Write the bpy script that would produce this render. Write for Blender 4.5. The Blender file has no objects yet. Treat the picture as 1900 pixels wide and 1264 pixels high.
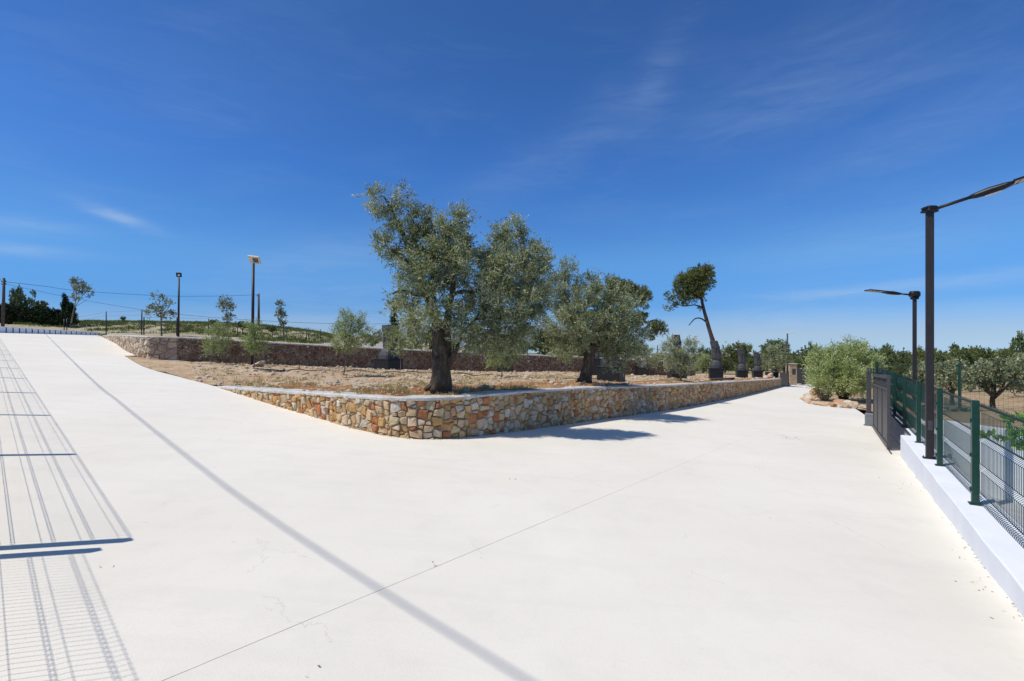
import bpy, math, random
import numpy as np
from mathutils import Vector, Matrix, noise
from mathutils.geometry import delaunay_2d_cdt
S = bpy.context.scene
COL = S.collection
R = math.radians
# ------------------------------------------------------------------ camera
F = 900.0; HZ = 640.0; EYE = 1.7
cam = bpy.data.cameras.new('camera'); camo = bpy.data.objects.new('camera', cam); COL.objects.link(camo)
camo.location = (0, 0, EYE); camo.rotation_euler = (R(90), 0, 0)
cam.sensor_width = 36; cam.lens = F / 1900 * 36; cam.shift_y = 8 / 1900
cam.clip_start = 0.05; cam.clip_end = 8000
S.camera = camo
S.render.resolution_x = 1024; S.render.resolution_y = 681
S.view_settings.view_transform = 'Standard'; S.view_settings.look = 'None'
S.view_settings.exposure = 0.0; S.view_settings.gamma = 1
# ------------------------------------------------------------------ sun and sky
EL = R(57); SH = Vector((.93, .36, 0)).normalized()          # shadows fall this way
trav = Vector((SH.x * math.cos(EL), SH.y * math.cos(EL), -math.sin(EL)))
sl = bpy.data.lights.new('sun', 'SUN'); sl.energy = 4.0; sl.angle = R(.5); sl.color = (1, .95, .865)
so = bpy.data.objects.new('sun', sl); COL.objects.link(so)
so.rotation_euler = trav.to_track_quat('-Z', 'Y').to_euler(); so.location = (-20, -8, 40)
W = bpy.data.worlds.new('World'); S.world = W; W.use_nodes = True
wt = W.node_tree; wn = wt.nodes; wl = wt.links
bg = wn['Background']; bg.inputs['Strength'].default_value = .105
sky = wn.new('ShaderNodeTexSky'); sky.sky_type = 'NISHITA'; sky.sun_disc = False
sky.sun_elevation = EL; sky.sun_rotation = math.atan2(-SH.x, -SH.y)
sky.air_density = 1.0; sky.dust_density = .15; sky.ozone_density = 3.0; sky.altitude = 50
def wm(op, a, b=None, c=None, clamp=False):
    n = wn.new('ShaderNodeMath'); n.operation = op; n.use_clamp = clamp
    for i, v in enumerate((a, b, c)):
        if v is None: continue
        if isinstance(v, (int, float)): n.inputs[i].default_value = v
        else: wl.new(v, n.inputs[i])
    return n.outputs[0]
tc = wn.new('ShaderNodeTexCoord'); sx = wn.new('ShaderNodeSeparateXYZ'); wl.new(tc.outputs['Generated'], sx.inputs[0])
az = wm('ARCTAN2', sx.outputs[0], sx.outputs[1]); el = wm('ARCSINE', sx.outputs[2])
cmb = wn.new('ShaderNodeCombineXYZ'); wl.new(az, cmb.inputs[0]); wl.new(el, cmb.inputs[1])
def wnoise(scale, rot, loc=(0, 0, 0), rough=.6, det=7, dist=.6):
    m = wn.new('ShaderNodeMapping'); m.inputs['Scale'].default_value = scale; m.inputs['Rotation'].default_value = (0, 0, rot)
    m.inputs['Location'].default_value = loc
    wl.new(cmb.outputs[0], m.inputs[0]); n = wn.new('ShaderNodeTexNoise'); n.inputs['Scale'].default_value = 1
    n.inputs['Detail'].default_value = det; n.inputs['Roughness'].default_value = rough; n.inputs['Distortion'].default_value = dist
    wl.new(m.outputs[0], n.inputs['Vector']); return n.outputs[0]
zc = wm('MAXIMUM', sx.outputs[2], .02); cv_ = wn.new('ShaderNodeCombineXYZ'); wl.new(sx.outputs[0], cv_.inputs[0]); wl.new(sx.outputs[1], cv_.inputs[1]); wl.new(zc, cv_.inputs[2]); wl.new(cv_.outputs[0], sky.inputs[0])
rmp = wn.new('ShaderNodeValToRGB'); wl.new(wm('DIVIDE', el, .70, clamp=True), rmp.inputs[0]); e_ = rmp.color_ramp.elements
SKYR = [(0, (.46, .64, 1.05)), (.042, (.40, .57, 1.0)), (.11, (.23, .51, .98)), (.23, (.36, .68, 1.04)), (.49, (.30, .63, 1.10)), (.885, (.33, .61, .99)), (1, (.66, .74, .88))]
while len(e_) < len(SKYR): e_.new(.5)
for k_, (p_, c_) in zip(e_, SKYR): k_.position = p_; k_.color = (*[x / 1.3 for x in c_], 1)
hs = wn.new('ShaderNodeMix'); hs.data_type = 'RGBA'; hs.blend_type = 'MULTIPLY'; hs.inputs[0].default_value = 1; wl.new(sky.outputs[0], hs.inputs[6])
sc_ = wn.new('ShaderNodeVectorMath'); sc_.operation = 'SCALE'; sc_.inputs['Scale'].default_value = 1.3 * 1.12; wl.new(rmp.outputs[0], sc_.inputs[0]); wl.new(sc_.outputs[0], hs.inputs[7])
wisp = wnoise((3.2, 13, 1), R(-12)); wisp2 = wnoise((5, 30, 1), R(-25), (3, 1, 0), .7, 9, 1.2)
def streak(px, py, lpx, wpx, deg, amp):
    a0 = math.atan((px - 950) / F); d = math.hypot(px - 950, F); e0 = math.atan((HZ - py) / d)
    s = F / (d * d / F) / F; dx = wm('SUBTRACT', az, a0); dy = wm('SUBTRACT', el, e0)
    c, q = math.cos(R(deg)), math.sin(R(deg))
    u = wm('ADD', wm('MULTIPLY', dx, c), wm('MULTIPLY', dy, q)); v = wm('SUBTRACT', wm('MULTIPLY', dy, c), wm('MULTIPLY', dx, q))
    v = wm('ADD', v, wm('MULTIPLY', wm('SUBTRACT', wisp, .5), wpx / F * 1.6))
    g = wm('ADD', wm('POWER', wm('ABSOLUTE', wm('DIVIDE', u, lpx / F)), 2), wm('POWER', wm('ABSOLUTE', wm('DIVIDE', v, wpx / F)), 2))
    g = wm('POWER', 2.718, wm('MULTIPLY', g, -1))
    return wm('MULTIPLY', g, amp)
tot = None
for a in [(222, 402, 40, 8, -16, .6), (1215, 150, 75, 30, 60, .10), (1100, 245, 130, 40, 34, .10), (940, 330, 110, 35, 25, .09),
          (1480, 170, 190, 70, 10, .13), (1800, 520, 170, 10, 3, .28), (1560, 545, 140, 8, 1, .22), (1650, 440, 200, 40, 8, .15),
          (20, 415, 60, 10, 3, .45), (40, 465, 70, 8, 0, .4), (600, 590, 260, 60, 4, .28), (1500, 600, 300, 40, 2, .3), (620, 470, 160, 30, 12, .18), (300, 180, 300, 90, 20, .05), (1750, 240, 200, 40, 14, .12)]:
    g = streak(*a); tot = g if tot is None else wm('ADD', tot, g)
det = wm('MULTIPLY_ADD', wisp2, 2.2, -.45, clamp=True)
base = wm('MULTIPLY', wm('SUBTRACT', wisp, .5, clamp=True), .28)
cl = wm('MULTIPLY', wm('ADD', tot, base), det, clamp=True)
hz = wm('MULTIPLY', wm('POWER', wm('SUBTRACT', 1, wm('ABSOLUTE', el), clamp=True), 7), .0)
mx = wn.new('ShaderNodeMix'); mx.data_type = 'RGBA'; wl.new(cl, mx.inputs[0]); wl.new(hs.outputs[2], mx.inputs[6]); mx.inputs[7].default_value = (4.2, 5.6, 7.6, 1)
wl.new(mx.outputs[2], bg.inputs[0])

# ------------------------------------------------------------------ geometry helpers
def zr(x, y): return -.07 * x - .0065 * y                       # the sloping concrete plane
def P(px, py, y): return Vector(((px - 950) / F * y, y, EYE + (HZ - py) / F * y))
def G(px, py):
    u = (px - 950) / F; v = (HZ - py) / F
    y = EYE / (-.07 * u - .0065 - v); return Vector((u * y, y, zr(u * y, y)))
def tag(o, label=None, cat=None, group=None, kind=None):
    for k, v in (('label', label), ('category', cat), ('group', group), ('kind', kind)):
        if v: o[k] = v
    return o
def link(name, me, mats, parent=None):
    o = bpy.data.objects.new(name, me); COL.objects.link(o)
    for m in (mats if isinstance(mats, (list, tuple)) else [mats]): me.materials.append(m)
    if parent: o.parent = parent
    return o
def empty(name, loc, label, cat, group=None):
    o = bpy.data.objects.new(name, None); COL.objects.link(o); o.location = loc; o.empty_display_size = .2
    return tag(o, label, cat, group)
def copy_tree(o, parent=None):
    c = o.copy(); COL.objects.link(c); c.parent = parent
    for ch in [k for k in list(bpy.data.objects) if k.parent == o]: copy_tree(ch, c)
    return c
class MB:
    def __init__(s): s.v = []; s.f = []; s.sm = []; s.c = []
    def add(s, vs, fs, smooth=False, col=None):
        b = len(s.v); s.v += [tuple(v) for v in vs]
        for f in fs: s.f.append([i + b for i in f]); s.sm.append(smooth); s.c.append(col or (1, 1, 1))
    def box(s, c, size, M=None, bev=0, smooth=False):
        hx, hy, hz_ = size[0] / 2, size[1] / 2, size[2] / 2
        if bev:
            b = bev; vs = []
            for sx_ in (-1, 1):
                for sy in (-1, 1):
                    for sz in (-1, 1):
                        vs += [(sx_ * hx, sy * (hy - b), sz * (hz_ - b)), (sx_ * (hx - b), sy * hy, sz * (hz_ - b)), (sx_ * (hx - b), sy * (hy - b), sz * hz_)]
            import bmesh
            bm = bmesh.new(); bv = [bm.verts.new(v) for v in vs]; r = bmesh.ops.convex_hull(bm, input=bv)
            bmesh.ops.dissolve_limit(bm, angle_limit=.01, verts=bm.verts[:], edges=bm.edges[:])
            bm.verts.index_update(); vs = [v.co.copy() for v in bm.verts]; fs = [[v.index for v in f.verts] for f in bm.faces]; bm.free()
        else:
            vs = [(x, y, z) for x in (-hx, hx) for y in (-hy, hy) for z in (-hz_, hz_)]
            fs = [(0, 1, 3, 2), (4, 6, 7, 5), (0, 4, 5, 1), (2, 3, 7, 6), (0, 2, 6, 4), (1, 5, 7, 3)]
        out = []
        for v in vs:
            v = Vector(v)
            if M is not None: v = M @ v
            out.append(v + Vector(c))
        s.add(out, fs, smooth)
    def tube(s, pts, rad, n=8, jit=0, caps=True, smooth=True, flat=1.0, seed=0):
        rnd = random.Random(seed)
        pts = [Vector(p) for p in pts]; rad = rad if isinstance(rad, (list, tuple)) else [rad] * len(pts)
        vs = []; fs = []; m = len(pts); up = None
        for i, p in enumerate(pts):
            t = (pts[min(i + 1, m - 1)] - pts[max(i - 1, 0)]).normalized()
            if up is None: up = Vector((0, 1, 0)) if abs(t.z) > .7 else Vector((0, 0, 1))
            a = t.cross(up).normalized(); b = a.cross(t).normalized(); up = b
            for k in range(n):
                th = 2 * math.pi * (k + .5) / n
                r = rad[i]
                if jit: r *= 1 + jit * (noise.noise(Vector((math.cos(th) * 1.4, math.sin(th) * 1.4, i * .35 + seed * 3.1))) * 1.6 + rnd.uniform(-.25, .25))
                vs.append(p + a * math.cos(th) * r + b * math.sin(th) * r * flat)
        for i in range(m - 1):
            for k in range(n):
                fs.append((i * n + k, i * n + (k + 1) % n, (i + 1) * n + (k + 1) % n, (i + 1) * n + k))
        if caps: fs.append(tuple(range(n - 1, -1, -1))); fs.append(tuple((m - 1) * n + k for k in range(n)))
        s.add(vs, fs, smooth)
    def build(s, name, mats, parent=None, origin=None, colattr=False):
        me = bpy.data.meshes.new(name)
        vs = s.v
        if origin is not None: o0 = Vector(origin); vs = [tuple(Vector(v) - o0) for v in vs]
        me.from_pydata(vs, [], s.f); me.polygons.foreach_set('use_smooth', s.sm)
        if colattr:
            a = me.attributes.new('tint', 'FLOAT_COLOR', 'FACE'); a.data.foreach_set('color', [q for c in s.c for q in (c[0], c[1], c[2], 1.0)])
        me.update()
        o = link(name, me, mats, parent)
        if origin is not None and parent is None: o.location = origin
        return o
def smooth_path(pts, sub=4):
    pts = [Vector(p) for p in pts]; out = []
    for i in range(len(pts) - 1):
        p0 = pts[max(i - 1, 0)]; p1 = pts[i]; p2 = pts[i + 1]; p3 = pts[min(i + 2, len(pts) - 1)]
        for k in range(sub):
            t = k / sub
            out.append(.5 * ((2 * p1) + (p2 - p0) * t + (2 * p0 - 5 * p1 + 4 * p2 - p3) * t * t + (-p0 + 3 * p1 - 3 * p2 + p3) * t ** 3))
    out.append(pts[-1]); return out
def rbf(pts, lam=.02):                                         # smoothed thin-plate surface through control points
    A = np.array([(p[0], p[1]) for p in pts], float); z = np.array([p[2] for p in pts], float); n = len(A)
    sc = 20.0
    def phi(d): d = np.maximum(d / sc, 1e-6); return d * d * np.log(d)
    D = np.sqrt(((A[:, None] - A[None]) ** 2).sum(-1)); K = phi(D) + lam * np.eye(n)
    Q = np.c_[np.ones(n), A / sc]; M = np.zeros((n + 3, n + 3)); M[:n, :n] = K; M[:n, n:] = Q; M[n:, :n] = Q.T
    w = np.linalg.solve(M, np.r_[z, 0, 0, 0])
    def f(x, y):
        d = np.sqrt((A[:, 0] - x) ** 2 + (A[:, 1] - y) ** 2)
        return float(phi(d) @ w[:n] + w[n] + w[n + 1] * x / sc + w[n + 2] * y / sc)
    return f
def inside(p, poly):
    x, y = p; c = False; n = len(poly); j = n - 1
    for i in range(n):
        xi, yi = poly[i][:2]; xj, yj = poly[j][:2]
        if (yi > y) != (yj > y) and x < (xj - xi) * (y - yi) / (yj - yi) + xi: c = not c
        j = i
    return c
def sheet(name, poly, pts, zf, mat, kind='structure', bump=0, bs=1.5, seed=0):
    vs = [Vector((p[0], p[1])) for p in poly]; n = len(vs); ed = [(i, (i + 1) % n) for i in range(n)]
    vs += [Vector(p) for p in pts if inside(p, poly)]
    r = delaunay_2d_cdt(vs, ed, [], 1, 1e-4)
    V = [(v.x, v.y, zf(v.x, v.y) + (bump * noise.noise(Vector((v.x * bs, v.y * bs, seed))) if bump else 0)) for v in r[0]]
    mb = MB(); mb.add(V, [list(f) if True else f for f in r[2]], True)
    o = mb.build(name, mat); me = o.data
    import bmesh
    bm = bmesh.new(); bm.from_mesh(me)
    for f in bm.faces:
        if f.normal.z < 0: f.normal_flip()
    bm.to_mesh(me); bm.free()
    if kind: o['kind'] = kind
    return o
def raygrid(u0, u1, nu, ys, jit=0, seed=1):
    rr = random.Random(seed); out = []
    for y in ys:
        for i in range(nu):
            u = u0 + (u1 - u0) * i / (nu - 1)
            out.append((u * y * (1 + rr.uniform(-jit, jit)), y * (1 + rr.uniform(-jit, jit))))
    return out

# ------------------------------------------------------------------ materials
def mat(name, col=(.5, .5, .5), rough=.7, metal=0, spec=.4):
    m = bpy.data.materials.new(name); m.use_nodes = True; b = m.node_tree.nodes['Principled BSDF']
    b.inputs['Base Color'].default_value = (*col, 1); b.inputs['Roughness'].default_value = rough; b.inputs['Metallic'].default_value = metal
    b.inputs['Specular IOR Level'].default_value = spec
    return m
class NT:
    def __init__(s, m): s.m = m; s.t = m.node_tree; s.n = s.t.nodes; s.l = s.t.links; s.b = s.n['Principled BSDF']; s.tc = s.n.new('ShaderNodeTexCoord')
    def noise(s, scale, det=5, rough=.6, vec=None, dist=0, out=0):
        n = s.n.new('ShaderNodeTexNoise'); n.inputs['Scale'].default_value = scale; n.inputs['Detail'].default_value = det; n.inputs['Roughness'].default_value = rough
        n.inputs['Distortion'].default_value = dist
        s.l.new(vec if vec is not None else s.tc.outputs['Object'], n.inputs['Vector']); return n.outputs[out]
    def math(s, op, a, b=None, c=None, clamp=False):
        n = s.n.new('ShaderNodeMath'); n.operation = op; n.use_clamp = clamp
        for i, v in enumerate((a, b, c)):
            if v is None: continue
            if isinstance(v, (int, float)): n.inputs[i].default_value = v
            else: s.l.new(v, n.inputs[i])
        return n.outputs[0]
    def ramp(s, fac, stops, interp='LINEAR'):
        r = s.n.new('ShaderNodeValToRGB'); e = r.color_ramp.elements; r.color_ramp.interpolation = interp
        while len(e) < len(stops): e.new(.5)
        for k, (p, c) in zip(e, stops): k.position = p; k.color = (*c, 1) if len(c) == 3 else c
        s.l.new(fac, r.inputs[0]); return r.outputs[0]
    def mix(s, fac, a, b, mode='MIX'):
        n = s.n.new('ShaderNodeMix'); n.data_type = 'RGBA'; n.blend_type = mode
        for i, v in ((0, fac), (6, a), (7, b)):
            if isinstance(v, (int, float)): n.inputs[i].default_value = v
            elif isinstance(v, tuple): n.inputs[i].default_value = (*v, 1)
            else: s.l.new(v, n.inputs[i])
        return n.outputs[2]
    def attr(s, name, out='Color'):
        a = s.n.new('ShaderNodeAttribute'); a.attribute_name = name; return a.outputs[out]
    def bump(s, h, strength=.5, dist=.02):
        b = s.n.new('ShaderNodeBump'); b.inputs['Strength'].default_value = strength; b.inputs['Distance'].default_value = dist
        s.l.new(h, b.inputs['Height']); s.l.new(b.outputs[0], s.b.inputs['Normal'])
    def color(s, c): s.l.new(c, s.b.inputs['Base Color'])
def speckle(m, col, amt=.12, scale=6, bump=.1):
    t = NT(m); n = t.noise(scale, 6, .65); lo = tuple(c * (1 - amt) for c in col); hi = tuple(min(1, c * (1 + amt)) for c in col)
    t.color(t.ramp(n, [(.3, lo), (.7, hi)]))
    if bump: t.bump(t.noise(scale * 6, 4), bump, .01)
    return m
# concrete paving
m_road = mat('pale_concrete', rough=.85, spec=.2); t = NT(m_road)
big = t.noise(.35, 5, .6); mid = t.noise(2.2, 6, .65); fine = t.noise(45, 4, .7)
c = t.ramp(big, [(.3, (.745, .70, .60)), (.7, (.82, .775, .68))])
c = t.mix(t.math('MULTIPLY', t.math('SUBTRACT', mid, .5, clamp=True), 1.6, clamp=True), c, (.66, .625, .555))
tm = t.n.new('ShaderNodeMapping'); tm.inputs['Rotation'].default_value = (0, 0, R(-40)); tm.inputs['Scale'].default_value = (.25, 2.2, 1); t.l.new(t.tc.outputs['Object'], tm.inputs[0])
c = t.mix(t.math('MULTIPLY', t.math('SUBTRACT', t.noise(1.0, 6, .65, vec=tm.outputs[0]), .54, clamp=True), 1.6, clamp=True), c, (.64, .61, .55))
c = t.mix(t.math('MULTIPLY', t.math('SUBTRACT', fine, .5, clamp=True), .9, clamp=True), c, (.60, .575, .53))
c = t.mix(t.math('MULTIPLY', t.math('SUBTRACT', t.noise(160, 3, .7), .62, clamp=True), 2.2, clamp=True), c, (.50, .47, .43))
# hairline cracks
vo = t.n.new('ShaderNodeTexVoronoi'); vo.feature = 'DISTANCE_TO_EDGE'; vo.inputs['Scale'].default_value = .42
wv = t.n.new('ShaderNodeVectorMath'); wv.operation = 'ADD'; nn = t.n.new('ShaderNodeVectorMath'); nn.operation = 'SCALE'; nn.inputs['Scale'].default_value = .55
t.l.new(t.noise(1.6, 8, .72, out=1), nn.inputs[0]); t.l.new(t.tc.outputs['Object'], wv.inputs[0]); t.l.new(nn.outputs[0], wv.inputs[1]); t.l.new(wv.outputs[0], vo.inputs['Vector'])
crack = t.math('LESS_THAN', vo.outputs['Distance'], .0016)
crack = t.math('MULTIPLY', crack, t.math('GREATER_THAN', t.noise(.9, 3), .57))
c = t.mix(t.math('MULTIPLY', crack, .38), c, (.42, .40, .36))
# the long sawn joint
J1, J2 = G(300, 1264), G(1240, 872); dj = (J2 - J1).normalized()
spx = t.n.new('ShaderNodeSeparateXYZ'); t.l.new(t.tc.outputs['Object'], spx.inputs[0])
dline = t.math('ADD', t.math('MULTIPLY', spx.outputs[0], -dj.y), t.math('MULTIPLY', spx.outputs[1], dj.x))
def joint(c, off, w, amt, wob=0):
    d = t.math('SUBTRACT', dline, off)
    d = t.math('ADD', d, t.math('MULTIPLY', t.math('SUBTRACT', t.noise(7, 4), .5), .008 + wob))
    k = t.math('LESS_THAN', t.math('ABSOLUTE', d), w)
    k = t.math('MULTIPLY', k, t.math('MULTIPLY_ADD', spx.outputs[0], -.13, .95, clamp=True))
    return t.mix(t.math('MULTIPLY', k, t.math('MULTIPLY', t.math('ADD', t.noise(3, 3), .2), amt, clamp=True)), c, (.2, .18, .16))
off0 = -dj.y * J1.x + dj.x * J1.y
c = joint(c, off0, .0035, .95)
c = joint(c, off0 + 5.6, .004, .45); c = joint(c, off0 + 11.5, .005, .4)
t.color(c); t.bump(t.math('ADD', t.math('MULTIPLY', fine, .5), t.noise(120, 3)), .35, .004)

def soil_mat(name, stops, patch, pebble):
    m = mat(name, rough=.95, spec=.1); t = NT(m)
    zone = t.attr('tint', 'Color') if False else t.noise(.5, 5, .7, dist=.5)
    c = t.ramp(zone, stops)
    c = t.mix(t.math('MULTIPLY', t.math('SUBTRACT', t.noise(3.2, 7, .75), .48, clamp=True), 5, clamp=True), c, patch)
    v = t.n.new('ShaderNodeTexVoronoi'); v.inputs['Scale'].default_value = 9; t.l.new(t.tc.outputs['Object'], v.inputs['Vector'])
    c = t.mix(t.math('LESS_THAN', v.outputs['Distance'], .27), c, t.ramp(t.noise(30, 2), [(.4, pebble), (.6, tuple(x * .75 for x in pebble))]))
    c = t.mix(t.math('MULTIPLY', t.math('SUBTRACT', t.noise(14, 6, .8), .52, clamp=True), 3, clamp=True), c, tuple(x * .45 for x in patch))
    t.color(c); t.bump(t.math('ADD', t.noise(6, 8, .75), t.math('MULTIPLY', t.noise(25, 5, .7), .5)), 1, .07)
    return m
m_soil = soil_mat('stony_soil', [(.35, (.50, .33, .18)), (.5, (.62, .47, .30)), (.65, (.68, .54, .37))], (.38, .19, .09), (.66, .55, .40))
m_soil_or = soil_mat('orange_soil', [(.3, (.38, .17, .07)), (.5, (.46, .23, .10)), (.65, (.52, .32, .16))], (.30, .12, .05), (.60, .47, .34))
m_hill = soil_mat('hillside_soil', [(.35, (.42, .35, .23)), (.5, (.52, .44, .32)), (.65, (.40, .36, .22))], (.18, .20, .08), (.62, .56, .46))
m_grove = soil_mat('dry_grove_soil', [(.35, (.40, .27, .15)), (.5, (.50, .36, .22)), (.65, (.52, .42, .27))], (.34, .22, .12), (.55, .47, .36))
m_base = soil_mat('scrub_soil', [(.35, (.16, .17, .08)), (.5, (.30, .26, .15)), (.65, (.13, .15, .06))], (.10, .12, .05), (.42, .36, .26))
# stones
m_stone = mat('limestone', rough=.9, spec=.15); t = NT(m_stone)
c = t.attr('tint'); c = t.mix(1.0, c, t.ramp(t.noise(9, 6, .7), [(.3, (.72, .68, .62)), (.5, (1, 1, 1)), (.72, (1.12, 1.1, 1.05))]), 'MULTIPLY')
c = t.mix(t.math('MULTIPLY', t.math('SUBTRACT', t.noise(5, 5, .7, dist=1), .56, clamp=True), 4, clamp=True), c, (.42, .20, .09))
c = t.mix(t.math('MULTIPLY', t.math('SUBTRACT', t.noise(28, 4, .7), .55, clamp=True), 2, clamp=True), c, (.30, .25, .19))
t.color(c); t.bump(t.math('ADD', t.noise(18, 8, .75), t.noise(60, 4, .7)), .9, .02)
m_mortar = speckle(mat('earthy_mortar', rough=1, spec=.1), (.36, .28, .19), .35, 10, .5)
m_cope = mat('lime_render', rough=.9, spec=.15); t = NT(m_cope)
c = t.ramp(t.noise(4, 7, .7), [(.3, (.38, .36, .32)), (.58, (.62, .60, .56))]); c = t.mix(t.math('MULTIPLY', t.math('SUBTRACT', t.noise(20, 6, .75), .55, clamp=True), 3, clamp=True), c, (.42, .38, .32))
t.color(c); t.bump(t.noise(14, 7, .7), .7, .02)
m_white = mat('white_paint', rough=.75, spec=.25); t = NT(m_white)
wc = t.ramp(t.noise(2.5, 6, .6), [(.3, (.74, .76, .80)), (.7, (.82, .835, .87))])
wc = t.mix(t.math('MULTIPLY', t.math('SUBTRACT', t.noise(5, 8, .8), .56, clamp=True), 2.2, clamp=True), wc, (.55, .52, .48)); t.color(wc); t.bump(t.noise(50, 3), .2, .004)
m_wall2 = mat('pale_grey_render', rough=.8, spec=.2); t = NT(m_wall2)
t.color(t.ramp(t.noise(1.8, 6, .6), [(.3, (.62, .67, .71)), (.7, (.74, .78, .80))]))
m_green = speckle(mat('green_steel', rough=.38, spec=.5), (.007, .045, .031), .2, 20, 0)
m_char = speckle(mat('charcoal_steel', rough=.5, spec=.4), (.022, .019, .020), .2, 8, 0)
m_gate = speckle(mat('dark_grey_steel', rough=.45, spec=.4), (.058, .055, .060), .15, 8, 0)
m_black = speckle(mat('black_paint', rough=.45, spec=.4), (.010, .011, .013), .2, 5, .05)
m_basalt = mat('dark_basalt', rough=.55, spec=.4); t = NT(m_basalt)
t.color(t.ramp(t.noise(7, 8, .75), [(.3, (.025, .026, .028)), (.7, (.085, .085, .09))])); t.bump(t.noise(22, 6, .75), .8, .03)
m_glass = mat('lens', (.7, .72, .72), .2); m_alu = mat('aluminium', (.65, .66, .67), .35, .9)
m_panel = speckle(mat('solar_cells', rough=.15, spec=.6), (.02, .025, .04), .2, 30, 0)
m_flood = speckle(mat('pale_floodlight_casing', rough=.5), (.72, .64, .52), .12, 12, 0)
m_wood = speckle(mat('weathered_pole', rough=.9), (.10, .08, .065), .25, 6, .3)
m_bark = mat('olive_bark', rough=.95, spec=.1); t = NT(m_bark)
mp = t.n.new('ShaderNodeMapping'); mp.inputs['Scale'].default_value = (1, 1, .22); t.l.new(t.tc.outputs['Object'], mp.inputs[0])
bn = t.noise(16, 8, .75, vec=mp.outputs[0], dist=1.2)
t.color(t.ramp(bn, [(.3, (.04, .03, .022)), (.5, (.11, .085, .062)), (.7, (.21, .178, .145))])); t.bump(bn, 1, .08)
m_barkp = mat('pine_bark', rough=.95, spec=.1); t = NT(m_barkp); bn = t.noise(9, 8, .75)
t.color(t.ramp(bn, [(.3, (.05, .038, .032)), (.7, (.15, .11, .09))])); t.bump(bn, 1, .06)
m_barky = mat('young_bark', rough=.9, spec=.1); t = NT(m_barky); bn = t.noise(20, 6, .7)
t.color(t.ramp(bn, [(.3, (.09, .075, .06)), (.7, (.24, .21, .175))]))
m_rockwall = mat('grey_rock', rough=.95, spec=.1); t = NT(m_rockwall); bn = t.noise(6, 8, .8)
t.color(t.ramp(bn, [(.3, (.10, .095, .085)), (.5, (.26, .25, .23)), (.7, (.42, .40, .37))])); t.bump(t.noise(9, 8, .8), 1, .12)
m_mount = mat('hazed_mountain_rock', rough=1, spec=0); t = NT(m_mount)
t.color(t.ramp(t.noise(.01, 6, .7), [(.4, (.13, .16, .21)), (.6, (.19, .21, .25))]))  # blue-grey of distance haze put into the rock colour
def leafmat(name, stops, trans=.28, rough=.5, spec=.35, tcol=(.35, .42, .12)):
    m = mat(name, rough=rough, spec=spec); t = NT(m); c = t.ramp(t.attr('rnd', 'Fac'), stops); t.color(c)
    tr = t.n.new('ShaderNodeBsdfTranslucent'); t.l.new(t.mix(1.0, c, tuple(x * 2.4 for x in tcol), 'MULTIPLY'), tr.inputs[0])
    ms = t.n.new('ShaderNodeMixShader'); ms.inputs[0].default_value = trans
    out = [n for n in t.n if n.type == 'OUTPUT_MATERIAL'][0]
    t.l.new(t.b.outputs[0], ms.inputs[1]); t.l.new(tr.outputs[0], ms.inputs[2]); t.l.new(ms.outputs[0], out.inputs[0]); return m
L_olive = leafmat('olive_leaves', [(0, (.07, .085, .035)), (.35, (.27, .30, .15)), (.7, (.47, .495, .32)), (1, (.72, .73, .58))], .34, .42, .5, (.42, .44, .26))
L_oliveb = leafmat('bush_leaves', [(0, (.18, .22, .07)), (.4, (.42, .48, .20)), (.75, (.58, .64, .34)), (1, (.72, .75, .50))], .28, .45, .45, (.42, .46, .2))
L_sap = leafmat('sapling_leaves', [(0, (.12, .15, .05)), (.4, (.31, .36, .16)), (.8, (.48, .53, .29)), (1, (.62, .65, .44))], .3, .5, .4, (.42, .46, .2))
L_pine = leafmat('pine_needles', [(0, (.05, .07, .025)), (.45, (.20, .235, .075)), (.85, (.34, .34, .12)), (1, (.48, .33, .15))], .34, .7, .2, (.4, .42, .12))
L_dark = leafmat('evergreen_leaves', [(0, (.045, .065, .025)), (.5, (.13, .18, .06)), (1, (.26, .31, .12))], .12, .65, .25, (.4, .44, .15))
L_mid = leafmat('mid_green_leaves', [(0, (.05, .07, .025)), (.5, (.135, .17, .07)), (1, (.25, .28, .14))], .18, .6, .3, (.4, .44, .15))
L_cyp = leafmat('cypress_leaves', [(0, (.012, .022, .010)), (.6, (.03, .05, .02)), (1, (.07, .09, .035))], .08, .7, .2)
L_young = leafmat('young_tree_leaves', [(0, (.12, .13, .07)), (.5, (.24, .26, .15)), (1, (.42, .40, .28))], .3, .5, .4, (.42, .42, .25))
L_vine = leafmat('vine_leaves', [(0, (.12, .26, .05)), (1, (.32, .52, .13))], .45, .4, .5, (.4, .5, .1))
L_grass = leafmat('dry_grass', [(0, (.20, .20, .07)), (.4, (.42, .32, .14)), (1, (.58, .44, .24))], .2, .8, .1)
L_ggrass = leafmat('green_grass', [(0, (.06, .09, .02)), (.6, (.14, .18, .06)), (1, (.30, .29, .13))], .2, .8, .1)
L_litter = leafmat('fallen_leaves', [(0, (.10, .07, .045)), (1, (.32, .23, .14))], .1, .8, .1)

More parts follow.
